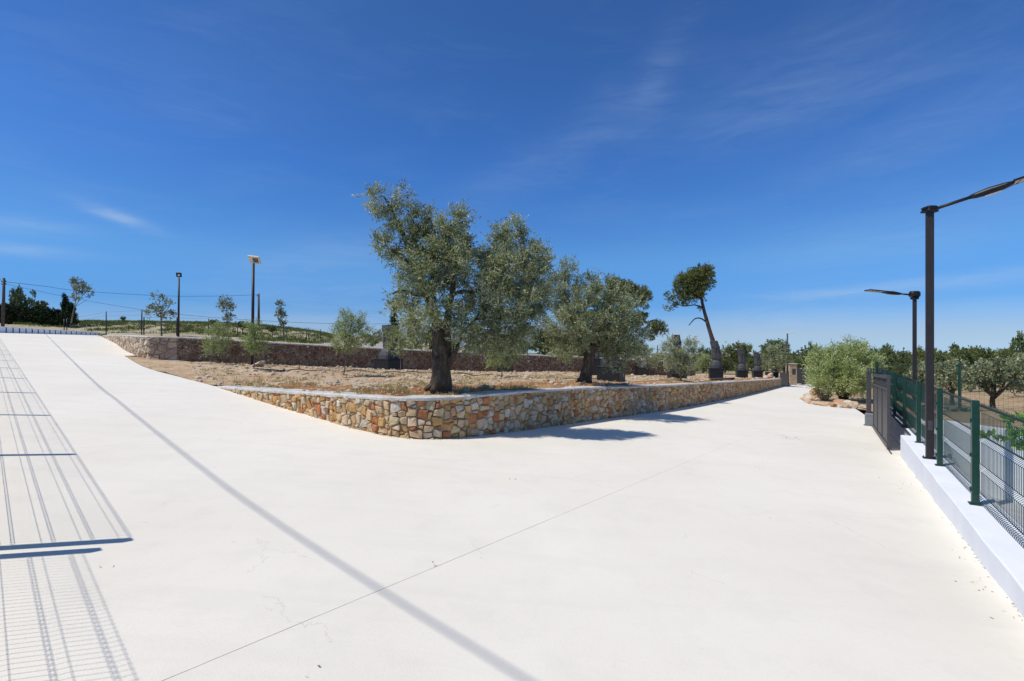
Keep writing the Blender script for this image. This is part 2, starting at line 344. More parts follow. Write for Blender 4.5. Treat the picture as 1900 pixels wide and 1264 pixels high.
def leaves(rng, pos, d, L, Wd, rnd, name, m, parent=None, droop=0):
    """pos,d: (n,3). rhombic leaf faces"""
    n = len(pos); L = L * rng.uniform(.65, 1.25, (n, 1)); Wd = Wd * rng.uniform(.7, 1.25, (n, 1))
    d = d / np.linalg.norm(d, axis=1, keepdims=True); q = rng.normal(size=(n, 3)); w = np.cross(d, q); w /= np.linalg.norm(w, axis=1, keepdims=True)
    V = np.empty((n, 4, 3)); V[:, 0] = pos; V[:, 1] = pos + d * L * .5 + w * Wd * .5; V[:, 2] = pos + d * L; V[:, 3] = pos + d * L * .5 - w * Wd * .5
    if droop: V[:, 2, 2] -= droop * L[:, 0]
    me = bpy.data.meshes.new(name); me.vertices.add(n * 4); me.vertices.foreach_set('co', V.ravel().astype(np.float32))
    me.loops.add(n * 4); me.loops.foreach_set('vertex_index', np.arange(n * 4, dtype=np.int32))
    me.polygons.add(n); me.polygons.foreach_set('loop_start', np.arange(0, n * 4, 4, dtype=np.int32))
    a = me.attributes.new('rnd', 'FLOAT', 'FACE'); a.data.foreach_set('value', np.clip(rnd, 0, 1).astype(np.float32))
    me.update(calc_edges=True)
    return link(name, me, m, parent)
def blob_clumps(rng, blobs, n, shell=2.2):
    B = np.array(blobs, float); wgt = B[:, 3] * B[:, 4] * B[:, 5]; wgt = wgt ** .8; wgt /= wgt.sum()
    k = rng.choice(len(B), n, p=wgt); v = rng.normal(size=(n, 3)); v /= np.linalg.norm(v, axis=1, keepdims=True)
    r = rng.uniform(0, 1, (n, 1)) ** (1 / shell)
    r *= 1 + .16 * np.sin(v[:, :1] * 7 + k[:, None] * 2.1) * np.sin(v[:, 1:2] * 6 + k[:, None]) + .12 * np.sin(v[:, 2:3] * 11 + k[:, None] * 3)
    return B[k, :3] + v * r * B[k, 3:6], v, k, r[:, 0]
def crown(seed, blobs, ntw, per, L, Wd, tw, m, parent, name='crown', up=.5, spread=.75, shell=2.2, bias=0, origin=None, tuft=.42, stray=.0):
    rng = np.random.default_rng(seed); c, v, k, r = blob_clumps(rng, blobs, ntw, shell)
    # tuft the clumps: pull them toward random attractors so gaps open between them
    na = max(6, ntw // 22); A = c[rng.choice(ntw, na, replace=False)]
    d2 = ((c[:, None, :] - A[None]) ** 2).sum(-1) if ntw * na < 4e6 else None
    if d2 is not None:
        j = d2.argmin(1); c = c + (A[j] - c) * tuft; ta = rng.normal(size=na)[j]
    else: ta = rng.normal(size=ntw)
    if stray: q_ = rng.uniform(0, 1, (ntw, 1)) < .12; c = c + np.where(q_, v * stray * rng.uniform(0, 1, (ntw, 1)) + np.array([0, 0, stray * .35]), 0)
    dirs = v * .9 + np.array([0, 0, up]) + rng.normal(size=(ntw, 3)) * .45; dirs /= np.linalg.norm(dirs, axis=1, keepdims=True)
    tl = tw * rng.uniform(.5, 1.4, ntw)
    f = rng.uniform(0, 1, (ntw, per)); pos = c[:, None] + dirs[:, None] * (f * tl[:, None])[..., None] + rng.normal(size=(ntw, per, 3)) * tw * .09
    d = dirs[:, None] + rng.normal(size=(ntw, per, 3)) * spread
    rnd = .42 + bias + ta[:, None] * .09 + rng.normal(size=(ntw, 1)) * .08 + rng.normal(size=(ntw, per)) * .23
    pos = pos.reshape(-1, 3)
    if origin is not None: pos = pos - np.array(origin)
    return leaves(rng, pos, d.reshape(-1, 3), L, Wd, rnd.ravel(), name, m, parent)
GROW = 1.1
def pb(px, py, y, rx, ry=None, dy=0, rd=None):                 # crown lobe: where it is seen, at its own depth
    ry = ry or rx; y2 = y + dy; c = P(px, py, y2); k = y2 / F
    return (c.x, c.y, c.z, rx * k * GROW, (rd or (rx + ry) / 2) * k, ry * k * GROW)

# ------------------------------------------------------------------ stone walls
def polar_s(path):
    L = [0]
    for a, b in zip(path[:-1], path[1:]): L.append(L[-1] + math.hypot(b[0] - a[0], b[1] - a[1]))
    return L
def clip(poly, nx, ny, d):
    out = []; n = len(poly)
    for i in range(n):
        a = poly[i]; b = poly[(i + 1) % n]; fa = a[0] * nx + a[1] * ny - d; fb = b[0] * nx + b[1] * ny - d
        if fa <= 0: out.append(a)
        if (fa < 0) != (fb < 0) and abs(fa - fb) > 1e-9: t_ = fa / (fa - fb); out.append((a[0] + (b[0] - a[0]) * t_, a[1] + (b[1] - a[1]) * t_))
    return out
def stone_wall(name, path, size, palette, label, thick=.4, gap=.012, relief=.035, seed=1, cope=True, side=1, grow=0, cope_h=.06, lip=.05, mortar=None, wv=.5, group=None, blk=.5):
    """path: (x,y,zbottom,ztop); face lies on the left-hand side*... normal = side*(dy,-dx)"""
    rr = random.Random(seed); Ls = polar_s(path); T = Ls[-1]
    root = empty(name, (path[0][0], path[0][1], path[0][2]), label, 'wall', group); o0 = Vector(root.location)
    def at(s):
        s = min(max(s, 0), T - 1e-6); i = 0
        while i < len(Ls) - 2 and Ls[i + 1] < s: i += 1
        q = (s - Ls[i]) / max(1e-9, Ls[i + 1] - Ls[i]); a = path[i]; b = path[i + 1]
        return [a[j] + (b[j] - a[j]) * q for j in range(4)], i
    nrm = []
    for i in range(len(path) - 1):
        dx = path[i + 1][0] - path[i][0]; dy = path[i + 1][1] - path[i][1]; l = math.hypot(dx, dy); nrm.append((side * dy / l, -side * dx / l))
    def nat(s):
        s2 = .18; a = [nrm[at(s + k)[1]] for k in (-s2, 0, s2)]; x = sum(q[0] for q in a); y = sum(q[1] for q in a); l = math.hypot(x, y); return (x / l, y / l)
    sites = []
    s = 0.0
    while s < T:
        sz = size * (1 + grow * s / T); p, _ = at(s); zb, zt = p[2] - .05, p[3]
        t_ = zb - rr.random() * sz
        while t_ < zt + sz * .5:
            if rr.random() < .93: sites.append((s + rr.uniform(-.38, .38) * sz * 1.15, t_ + rr.uniform(-.34, .34) * sz * .85, rr.uniform(-wv, wv) * sz * sz * .55, sz))
            t_ += sz * .85
        s += sz * 1.15
    cell = {}; cs = size * (1 + max(0, grow)) * 2.2
    for q in sites: cell.setdefault((int(q[0] // cs), int(q[1] // cs)), []).append(q)
    mb = MB()
    for q in sites:
        sz = q[3]; h = sz * 1.6; poly = [(q[0] - h, q[1] - h), (q[0] + h, q[1] - h), (q[0] + h, q[1] + h), (q[0] - h, q[1] + h)]
        ci, cj = int(q[0] // cs), int(q[1] // cs)
        for a in (-1, 0, 1):
            for b in (-1, 0, 1):
                for o in cell.get((ci + a, cj + b), ()):
                    if o is q: continue
                    dx, dy = o[0] - q[0], o[1] - q[1]; dd = dx * dx + dy * dy
                    if dd > 9 * sz * sz or len(poly) < 3: continue
                    tt = min(.75, max(.25, .5 + (q[2] - o[2]) / (2 * dd))); mx_, my_ = q[0] + dx * tt, q[1] + dy * tt
                    ax, ay = (dx, dy * blk) if abs(dx) > abs(dy) else (dx * blk, dy); l = math.hypot(ax, ay); poly = clip(poly, ax / l, ay / l, (mx_ * ax + my_ * ay) / l)
        if len(poly) < 3: continue
        pl = []
        for (a, b) in poly:
            a = min(max(a, 0), T); p, _ = at(a); b = min(max(b, p[2] - .06), p[3] - (.0 if not cope else .0)); pl.append((a, b))
        A = sum(pl[i][0] * pl[(i + 1) % len(pl)][1] - pl[(i + 1) % len(pl)][0] * pl[i][1] for i in range(len(pl))) / 2
        if abs(A) < sz * sz * .06: continue
        cx = sum(p[0] for p in pl) / len(pl); cy = sum(p[1] for p in pl) / len(pl)
        # cut corners so stones are not perfect polygons
        pp = []
        for i in range(len(pl)):
            a = pl[i]; b = pl[(i + 1) % len(pl)]; l = math.hypot(b[0] - a[0], b[1] - a[1])
            if l < sz * .12: pp.append(((a[0] + b[0]) / 2, (a[1] + b[1]) / 2)); continue
            k1, k2 = rr.uniform(.03, .14), rr.uniform(.86, .97)
            pp += [(a[0] + (b[0] - a[0]) * k1, a[1] + (b[1] - a[1]) * k1), (a[0] + (b[0] - a[0]) * k2, a[1] + (b[1] - a[1]) * k2)]
        pl = pp; n = len(pl)
        if n < 3: continue
        R_ = math.sqrt(abs(A)) / 1.9; k = max(.6, 1 - gap * rr.uniform(.5, 2.0) / R_)
        rel = relief * rr.uniform(.35, 1.3); tx, ty = rr.uniform(-.25, .25), rr.uniform(-.25, .25)
        vs = []
        for sc, dp in ((1.0, -.02), (.985, .55), (.80, 1.0)):
            for (a, b) in pl:
                a2 = cx + (a - cx) * k * sc; b2 = cy + (b - cy) * k * sc; p, _ = at(a2); nx, ny = nat(a2)
                d_ = rel * dp + ((a2 - cx) * tx + (b2 - cy) * ty) * (dp > 0) + (rr.uniform(-.25, .25) * relief if dp > .5 else 0)
                vs.append(Vector((p[0] + nx * d_, p[1] + ny * d_, b2)) - o0)
        p, _ = at(cx); nx, ny = nat(cx); d_ = rel * 1.1 + rr.uniform(-.15, .3) * relief; vs.append(Vector((p[0] + nx * d_, p[1] + ny * d_, cy)) - o0)
        fs = []
        for r_ in range(2):
            for i in range(n): fs.append((r_ * n + i, r_ * n + (i + 1) % n, (r_ + 1) * n + (i + 1) % n, (r_ + 1) * n + i))
        for i in range(n): fs.append((2 * n + i, 2 * n + (i + 1) % n, 3 * n))
        w = rr.random(); acc = 0
        for pr, colr in palette:
            acc += pr
            if w <= acc: break
        g = rr.uniform(.82, 1.15); mb.add(vs, fs, False, tuple(min(.9, x * g * rr.uniform(.97, 1.03)) for x in colr))
    st = mb.build('stonework', m_stone, root, None, True)
    import bmesh
    bm = bmesh.new(); bm.from_mesh(st.data); bmesh.ops.recalc_face_normals(bm, faces=bm.faces[:]); bm.to_mesh(st.data); bm.free()
    # core and coping
    step = max(.3, size); ns = max(2, int(T / step)); core = MB(); cp = MB(); cv = []; kv = []
    for i in range(ns + 1):
        s = T * i / ns; p, _ = at(s); nx, ny = nat(s)
        cv += [Vector((p[0], p[1], p[2] - .5)) - o0, Vector((p[0], p[1], p[3] - .004)) - o0, Vector((p[0] - nx * thick, p[1] - ny * thick, p[3] - .004)) - o0, Vector((p[0] - nx * thick, p[1] - ny * thick, p[2] - .5)) - o0]
        hh = cope_h * (1 + .3 * noise.noise(Vector((s * 1.3, seed, 0)))); lp = lip * (.8 + .9 * noise.noise(Vector((s * 3.1, seed, 5)))) ; e = relief * 1.0 + .006 + .012 * noise.noise(Vector((s * 4, 3, seed)))
        kv += [Vector((p[0] + nx * (e - .004), p[1] + ny * (e - .004), p[3] - lp)) - o0, Vector((p[0] + nx * e, p[1] + ny * e, p[3] + hh * .6)) - o0, Vector((p[0] + nx * (e - .03), p[1] + ny * (e - .03), p[3] + hh)) - o0,
               Vector((p[0] - nx * (thick + .02), p[1] - ny * (thick + .02), p[3] + hh * .95)) - o0, Vector((p[0] - nx * (thick + .02), p[1] - ny * (thick + .02), p[3] - .12)) - o0]
    def loft(vv, m_):
        f = []
        for i in range(ns):
            for k in range(m_): f.append((i * m_ + k, i * m_ + (k + 1) % m_, (i + 1) * m_ + (k + 1) % m_, (i + 1) * m_ + k))
        f.append(tuple(range(m_))); f.append(tuple(ns * m_ + k for k in range(m_ - 1, -1, -1))); return f
    core.add(cv, loft(cv, 4)); co = core.build('wall_core', mortar or m_mortar, root)
    objs = [co]
    if cope: cp.add(kv, loft(kv, 5), False); objs.append(cp.build('coping', m_cope, root))
    for o in objs:
        bm = bmesh.new(); bm.from_mesh(o.data); bmesh.ops.recalc_face_normals(bm, faces=bm.faces[:]); bm.to_mesh(o.data); bm.free()
    return root

# front low wall: (base pixel, top pixel)
LW = [(406, 719, 715.5), (450, 733, 718.5), (500, 749, 722), (550, 764, 725), (600, 778, 728), (650, 793, 731), (700, 805, 734), (735, 811, 735.5), (770, 814, 736), (810, 814.5, 735), (850, 812.5, 733.5), (900, 807, 729), (960, 800, 724), (1030, 790, 720),
      (1100, 780, 717), (1170, 771, 715.5), (1250, 759, 712.5), (1300, 750, 710), (1350, 740, 707.5), (1400, 729, 705), (1452, 716.5, 702), (1463, 714.6, 700.8)]
lowpath = []
for px, pbm, pt in LW:
    g = G(px, pbm); lowpath.append((g.x, g.y, g.z, EYE + (HZ - pt) / F * g.y - .05))
BW = [(-39.7, 47.0), (-28.5, 35.0), (-22, 27.7), (-18.6, 24.2), (-17.3, 23.6), (-16.4, 23.7)]
def wtop(x, y, py): return EYE + (HZ - py) / F * y
bp = [(-39.7, 47.0, zr(-39.7, 47) - .05, 2.60), (-28.5, 35.0, zr(-28.5, 35) - .02, 2.38), (-22.3, 28, 1.30, 2.24), (-19.1, 24.6, 1.15, 2.13), (-17.6, 23.5, 1.0, 2.08)]
for px, y, pt, pbm in [(330, 24.0, 627, 670), (420, 25.0, 632, 675), (500, 25.8, 636.5, 678), (600, 27.2, 642, 681), (700, 28.7, 647, 684), (800, 30.2, 652, 687), (900, 31.6, 656, 690), (1060, 34, 662.5, 694), (1180, 36.5, 668, 697), (1290, 39, 673, 698)]:
    q = P(px, 0, y); bp.append((q.x, y, wtop(0, y, pbm), wtop(0, y, pt)))
# ------------------------------------------------------------------ road
fl0 = Vector((-3.95, 3.39)); fdir = Vector((-2.47, 2.26)).normalized()       # left fence line
fe = fl0 + fdir * 54
rb = [(3.7, 3.5), (7.9, 9.8)]; rd = (Vector(rb[1]) - Vector(rb[0])).normalized(); rn = Vector((rd.y, -rd.x))
def rline(t_): return Vector(rb[0]) + rd * t_
rp = []
b0 = fl0 - fdir * 12; rp.append((b0.x, b0.y)); rp.append((fe.x, fe.y)); rp.append((-43.5, 50.9)); rp.append((-39.5, 47.2))
rp += [(-28.3, 35.1), (-22.1, 28.1), (-18.9, 24.7)]
edge = [(222, 655), (265, 680), (328, 698), (396, 716), (412, 717.5)]
eg = [G(*e) for e in edge]
eg = [e for e in eg]
rp += [(e.x, e.y) for e in smooth_path(eg, 3)[1:]]
for x, y, zb, zt in lowpath[1:]: rp.append((x + .06 * (1 if x > 0 else 1) * -.3, y + .12))
ge = G(1474, 714.5); rp += [(lowpath[-1][0] - 1.2, lowpath[-1][1] + .8), (ge.x - 2.5, ge.y + 10), (ge.x + 8, ge.y + 10), (31, 48)]
rp += [(25.3, 39.5), (20.6, 31.5), (17.5, 25.2), (13.6, 18.5)]
q = rline(9.5) + rn * .35; rp.append((q.x, q.y)); q = rline(-14) + rn * .35; rp.append((q.x, q.y))
gp = raygrid(-1.3, 1.3, 34, [1, 1.8, 2.6, 3.4, 4.4, 5.6, 7, 9, 11.5, 14.5, 18, 23, 29, 36, 44], .02)
road = sheet('road', rp, gp, zr, m_road)

# ------------------------------------------------------------------ terrace soil
ctrl = [(x, y, zt - .02) for x, y, zb, zt in lowpath[1:]] + [(e.x, e.y, e.z + .01) for e in smooth_path(eg, 2)]
ctrl += [(x, y, zb) for x, y, zb, zt in bp[3:]]
objs_base = [(720, 688, 24.5), (937, 692, 28), (1134, 708, 19), (1196, 697, 36), (1259, 705, 28), (1328, 703, 28), (1376, 701, 38), (1405, 701, 42), (389, 674, 22), (470, 687, 17.5), (636, 700, 16), (751, 689, 21), (930, 701, 17.5), (1050, 690, 27),
             (820, 722, 9.35), (1085, 712, 13.5), (1263, 707, 20), (1432, 699, 43), (1104, 697, 24)]
ctrl += [tuple(P(a, b, y)) for a, b, y in objs_base]
soilf = rbf(ctrl, .004)
sp = []
for e in smooth_path(eg, 3)[1:]: sp.append((e.x, e.y))
lp_in = []
for i, (x, y, zb, zt) in enumerate(lowpath[1:]): lp_in.append((x - .02, y + .15))
sp += lp_in
sp += [(lowpath[-1][0] - 1.5, lowpath[-1][1] + 3), (21, 51), (16, 44)]
sp += [(x, y) for x, y, zb, zt in reversed(bp[3:])]
def soilz(x, y):
    return soilf(x, y)
rng = random.Random(3)
gp = raygrid(-.8, .62, 70, [8.6 + i * .38 for i in range(30)] + [20 + i * .6 for i in range(45)], .006)
soil = sheet('soil', sp, gp, soilz, m_soil, bump=.11, bs=1.7)
# orange strip close behind the low wall
import bisect
op = []
for (x, y, zb, zt) in lowpath[2:]: op.append((x, y + .2))
back = []
for (x, y, zb, zt) in lowpath[2:]:
    k = 1.25 + .06 * math.sin(x * 1.3) + .05 * math.sin(x * 3.7); back.append((x * k * .985, y * k))
op += list(reversed(back))
gp2 = raygrid(-.62, .58, 60, [8.6 + i * .3 for i in range(60)] + [26.6 + i * .6 for i in range(40)], .006, 5)
osoil = sheet('soil_strip', op, gp2, lambda x, y: soilz(x, y) + .012, m_soil_or, bump=.11, bs=1.7)
# ------------------------------------------------------------------ hillside beyond the back wall
hc = [(x, y, zt - .06) for x, y, zb, zt in bp] + [(-43.5, 50.9, 2.65), (-50, 36, 3.0), (-60, 40, 3.8)]
for a in [(0, 597, 75), (100, 598, 72), (200, 598, 70), (300, 599, 70), (400, 601, 70), (480, 607, 66), (560, 618, 62), (620, 634, 60), (120, 620, 50), (197, 619, 44), (263, 622, 36), (387, 622, 50), (441, 628, 54), (531, 634, 57), (595, 637, 56),
          (700, 641, 70), (900, 646, 80), (1150, 650, 90), (1300, 655, 90), (0, 600, 130), (400, 610, 140), (800, 640, 140), (1200, 650, 150), (-300, 590, 80), (-300, 580, 140)]:
    hc.append(tuple(P(*a)))
hillf = rbf(hc, .01)
hp = [(x, y + .05) for x, y, zb, zt in bp] + [(13, 44), (4, 52), (-6, 70), (-14, 120), (-60, 170), (-220, 150), (-200, 50), (-90, 28), (fe.x - 2, fe.y - 1), (-43.6, 51.0)]
def hillz(x, y): return hillf(x, y)
gp = raygrid(-1.7, .5, 90, [25 + i * 1.2 for i in range(50)] + [86 + i * 6 for i in range(14)], .006, 7)
hill = sheet('hillside', hp, gp, hillz, m_hill, bump=.18, bs=.6)
# ------------------------------------------------------------------ big ground to the horizon
def basez(x, y):
    r = math.hypot(x, y); z = zr(x, y) - .7; z = max(-4.5, min(1.0, z)); k = min(1, max(0, (r - 60) / 120)); return z * (1 - k) + (-5.0) * k - max(0, r - 180) * .0165
mb = MB(); rs = [0, 3, 6, 10, 15, 20, 26, 33, 42, 55, 70, 90, 120, 160, 220, 320, 500, 900, 1600, 3000, 6000]; na = 72; vs = [(0, 0, basez(0, 0))]
for r_ in rs[1:]:
    for k in range(na): a = 2 * math.pi * k / na; vs.append((r_ * math.cos(a), r_ * math.sin(a), basez(r_ * math.cos(a), r_ * math.sin(a))))
fs = [(0, 1 + k, 1 + (k + 1) % na) for k in range(na)]
for i in range(len(rs) - 2):
    for k in range(na): fs.append((1 + i * na + k, 1 + (i + 1) * na + k, 1 + (i + 1) * na + (k + 1) % na, 1 + i * na + (k + 1) % na))
mb.add(vs, fs, True); tag(mb.build('ground', m_base), kind='structure')
# ------------------------------------------------------------------ olive grove to the right, and the lower drive
gc = [(8.9, 9.9, .0), (9.6, 7.4, .05), (11, 4, .05), (15, 13.5, -.15), (11.1, 12.4, .0), (20, 18, -.35), (25, 22, -.6), (30, 30, -1.2), (60, 60, -2.8), (18.4, 27, -1.42), (15.5, 24.9, -1.22), (17.3, 22.5, -1.33), (12.6, 17, -1.02), (25, 40, -2.1), (36, 60, -3.2), (45, 90, -4), (22, 34, -1.8), (40, 25, -.6), (28, 14, .1)]
grovef = rbf(gc, .004)
rw0 = Vector((8.55, 10.2)); rw1 = Vector((10.9, 1.9))
gpoly = [(8.75, 10.3), (11.1, 1.9), (40, 2), (90, 40), (80, 130), (38, 110), (31, 54), (25.2, 39.6), (20.5, 31.6), (16.0, 26.6), (14.7, 24.9), (16.2, 22.0), (14.2, 18.5), (11.2, 14.2), (10.1, 12.5)]
gp = raygrid(.6, 2.4, 60, [2.5 + i * .6 for i in range(50)] + [33 + i * 3 for i in range(30)], .006, 9)
grove = sheet('grove_ground', gpoly, gp, lambda x, y: grovef(x, y) + .03, m_grove, bump=.07, bs=1.6)
m_low = speckle(mat('grey_concrete', rough=.85), (.42, .43, .45), .12, 3, .2)
lowd = sheet('lower_drive', [(rline(-14) + rn * .3)[:], (rline(10.5) + rn * .3)[:], (9.2, 11.2), (8.9, 9.9), (11.0, 1.9), (12.5, -6)], [], lambda x, y: -1.12, m_low)
# mountain
for (pxs, y) in [((560, 700, 7), 2200)]:
    mb = MB(); top = [(640, 652), (670, 640), (695, 618), (725, 600), (760, 603), (800, 612), (850, 618), (900, 612), (960, 606), (1030, 604), (1090, 620), (1130, 640), (1150, 652)]
    vs = []; n = len(top) * 4 - 3
    tp = smooth_path([P(a, b, 2200) for a, b in top], 4)
    for p in tp:
        j = noise.noise(p * .012) * 8; vs += [(p.x * .72, 1600, -10), (p.x * .86, 1900, (p.z) * .55 + j), (p.x, 2200, p.z + j * .4), (p.x * 1.1, 2500, -10)]
    fs = [(i * 4 + k, (i + 1) * 4 + k, (i + 1) * 4 + k + 1, i * 4 + k + 1) for i in range(len(tp) - 1) for k in range(3)]
    mb.add(vs, fs, True); tag(mb.build('mountain', m_mount), kind='structure')

# ------------------------------------------------------------------ walls
pal_warm = [(.36, (.60, .425, .24)), (.26, (.64, .50, .325)), (.18, (.58, .345, .14)), (.10, (.48, .20, .09)), (.10, (.64, .57, .46))]
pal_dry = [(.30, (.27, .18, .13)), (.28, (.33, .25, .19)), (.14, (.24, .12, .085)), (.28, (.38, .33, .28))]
pal_pale = [(.4, (.52, .42, .31)), (.3, (.46, .36, .26)), (.3, (.58, .50, .41))]
stone_wall('stone_wall', lowpath, .132, pal_warm, 'low curving wall of cream and orange stones with white rendered top', thick=.38, gap=.006, relief=.04, seed=4, grow=0, wv=1.1, cope_h=.035, lip=.03)
i5 = 5
stone_wall('stone_wall', bp[:i5 + 1], .26, pal_pale, 'large-stone cream retaining wall curving down beside the upper part of the paved slope', thick=.35, gap=.014, relief=.05, seed=8, cope_h=.03, lip=.03, wv=.8)
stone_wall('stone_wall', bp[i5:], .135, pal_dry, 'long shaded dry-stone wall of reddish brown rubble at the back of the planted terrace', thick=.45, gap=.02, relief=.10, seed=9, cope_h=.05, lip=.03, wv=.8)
def slab_wall(mb, pts, th, side=1):
    """pts (x,y,zb,zt) extruded th to the side normal"""
    n = len(pts); vs = []
    for i, (x, y, zb, zt) in enumerate(pts):
        a = pts[max(i - 1, 0)]; b = pts[min(i + 1, n - 1)]; dx, dy = b[0] - a[0], b[1] - a[1]; l = math.hypot(dx, dy); nx, ny = side * dy / l, -side * dx / l
        vs += [(x, y, zb), (x, y, zt), (x + nx * th, y + ny * th, zt), (x + nx * th, y + ny * th, zb)]
    fs = []
    for i in range(n - 1):
        for k in range(4): fs.append((i * 4 + k, i * 4 + (k + 1) % 4, (i + 1) * 4 + (k + 1) % 4, (i + 1) * 4 + k))
    fs += [(3, 2, 1, 0), tuple((n - 1) * 4 + k for k in range(4))]; mb.add(vs, fs)
def fix(o):
    import bmesh
    bm = bmesh.new(); bm.from_mesh(o.data); bmesh.ops.recalc_face_normals(bm, faces=bm.faces[:]); bm.to_mesh(o.data); bm.free(); return o
# white kerb wall carrying the green fence
def ktop(t_): return -.085 - .0125 * max(-9, t_)
root = empty('kerb_wall', (*rline(0), zr(*rline(0))), 'low white painted wall carrying the green mesh fence beside the paving', 'wall')
o0 = Vector(root.location); mb = MB(); pts = []
for i in range(-70, 41):
    t_ = min(i * .2, 8.0); q = rline(t_) + rn * (.012 * noise.noise(Vector((t_ * 1.3, 0, 0))) + .006 * noise.noise(Vector((t_ * 5, 3, 0)))); pts.append((q.x - o0.x, q.y - o0.y, -1.3 - o0.z, ktop(t_) + .006 * noise.noise(Vector((t_ * 2.1, 7, 0))) - o0.z))
pts = pts
slab_wall(mb, pts, .42); wb_ = fix(mb.build('wall_body', m_white, root)); bv_ = wb_.modifiers.new('edge', 'BEVEL'); bv_.width = .012; bv_.segments = 2; bv_.limit_method = 'ANGLE'; bv_.angle_limit = R(50)
mb = MB(); pts = []
for i in range(0, 5): t_ = 8.003 + i * 2.2; q = rline(t_) + rn * .17; pts.append((q.x - o0.x, q.y - o0.y, -1.6 - o0.z, ktop(8) - .002 - .012 * i * 2.2 - o0.z))
slab_wall(mb, pts, .25); fix(mb.build('recessed_wall', m_white, root))
mb = MB()
for i, (ta, tb, of, dz) in enumerate([(8.02, 13.2, .155, .0)]):
    a = rline(ta) + rn * of; b = rline(tb) + rn * of
    mb.tube([(a.x - o0.x, a.y - o0.y, ktop(8) + .01 - o0.z), (b.x - o0.x, b.y - o0.y, ktop(8) - .05 - o0.z)], .02, 4, smooth=False)
mb.build('edge_strip', m_gate, root)
# white retaining wall across the lower drive + rock wall
mb = MB(); slab_wall(mb, [(rw0.x, rw0.y, -1.6, .16), ((rw0.x + rw1.x) / 2, (rw0.y + rw1.y) / 2, -1.6, .12), (rw1.x, rw1.y, -1.6, .10), (12.0, -3, -1.6, .08)], .25, -1)
tag(fix(mb.build('retaining_wall', m_wall2, None, (rw0.x, rw0.y, -1.6))), 'plain pale grey rendered wall on the far side of the sunken drive behind the green fence', 'wall')
stone_wall('stone_wall', [(10.75, 12.9, -.9, .14), (11.4, 12.1, -.7, .12), (12.1, 11.2, -.4, .11), (13.4, 10.1, -.3, .10)], .16, [(.5, (.30, .29, .27)), (.5, (.40, .385, .36))], 'rough grey rock wall seen through the green fence below the olive grove', thick=.5, gap=.015, relief=.08, seed=12, cope=False)

# ------------------------------------------------------------------ mesh fence builder
def mesh_panel(mb, a, b, za, zb_, H, nrm_, pitch=.05, r=.0026, folds=(.06, .36, .66, .96), nfold=.045, hs=.0034):
    """vertical wires with V folds, and horizontal wires along each fold"""
    a = Vector(a); b = Vector(b); L_ = (b - a).length; n = int(L_ / pitch)
    prof = [(0, 0)]
    for f in folds:
        c_ = f * H; prof += [(c_ - .04 * H / 1, 0), (c_, nfold), (c_ + .04 * H, 0)]
    prof.append((H + .02, 0)); prof = [p for i, p in enumerate(prof) if i == 0 or p[0] > prof[i - 1][0]]
    for i in range(n + 1):
        k = i / n; q = a + (b - a) * k; z0 = za + (zb_ - za) * k
        pts = [Vector((q.x + nrm_.x * d, q.y + nrm_.y * d, z0 + h)) for h, d in prof]
        mb.tube(pts, r, 3, caps=False)
    for f in folds:
        for h, d in ((f * H - .04 * H, 0), (f * H, nfold), (f * H + .04 * H, 0)):
            mb.tube([(a.x + nrm_.x * d, a.y + nrm_.y * d, za + h), (b.x + nrm_.x * d, b.y + nrm_.y * d, zb_ + h)], hs, 3, caps=False)
def panel_fence(name, label, pts, H, group=None, pw=.06, pd=.05, r=.0026, pitch=.05, mat_=None, hs=.0034):
    """pts: list of (x,y,z)"""
    root = empty(name, pts[0], label, 'fence', group); o0 = Vector(pts[0]); mt_ = mat_ or m_green
    for i, p in enumerate(pts):
        p = Vector(p); q = Vector(pts[min(i + 1, len(pts) - 1)]) - Vector(pts[max(i - 1, 0)]); ang = math.atan2(q.y, q.x)
        mb = MB(); M = Matrix.Rotation(ang, 3, 'Z'); mb.box(p - o0 + Vector((0, 0, H / 2 + .03)), (pd, pw, H + .07), M, .004)
        mb.box(p - o0 + Vector((0, 0, .006)), (.11, .11, .012), M)
        for h in (.15, .5, .85): mb.box(p - o0 + M @ Vector((.0, pw * .5 + .008, H * h)), (.03, .016, .04), M)
        mb.build('fence_post', mt_, root)
    for a, b in zip(pts[:-1], pts[1:]):
        a = Vector(a); b = Vector(b); d = (b - a); d.z = 0; d.normalize(); nn_ = Vector((d.y, -d.x, 0)); mb = MB()
        mesh_panel(mb, (a - o0 + d * .035 + nn_ * .045)[:2], (b - o0 - d * .035 + nn_ * .045)[:2], a.z - o0.z + .02, b.z - o0.z + .02, H, nn_, pitch, r, hs=hs)
        mb.build('mesh_panel', mt_, root)
    return root
# right fence: posts at measured spots
fp = []
pbase = Vector((5.28, 5.53)); pd_ = rd
for k in range(-3, 8):
    q = pbase + pd_ * 2.26 * k; t_ = (q - Vector(rb[0])).dot(rd); fp.append((q.x, q.y, ktop(t_)))
panel_fence('mesh_fence', 'dark green welded mesh fence with square posts standing on the low white wall', fp, 1.12, pw=.065, pd=.065, r=.0034)
# fence on the far side of the sunken drive
fp = [(10.75, 14.3, .10), (11.12, 12.05, .13), (12.9, 10.3, .12), (14.6, 8.6, .12), (16.3, 6.9, .1)]
panel_fence('mesh_fence', 'green welded mesh fence standing on the grey rock wall in front of the olive grove', fp, 1.05, pitch=.08, r=.002)
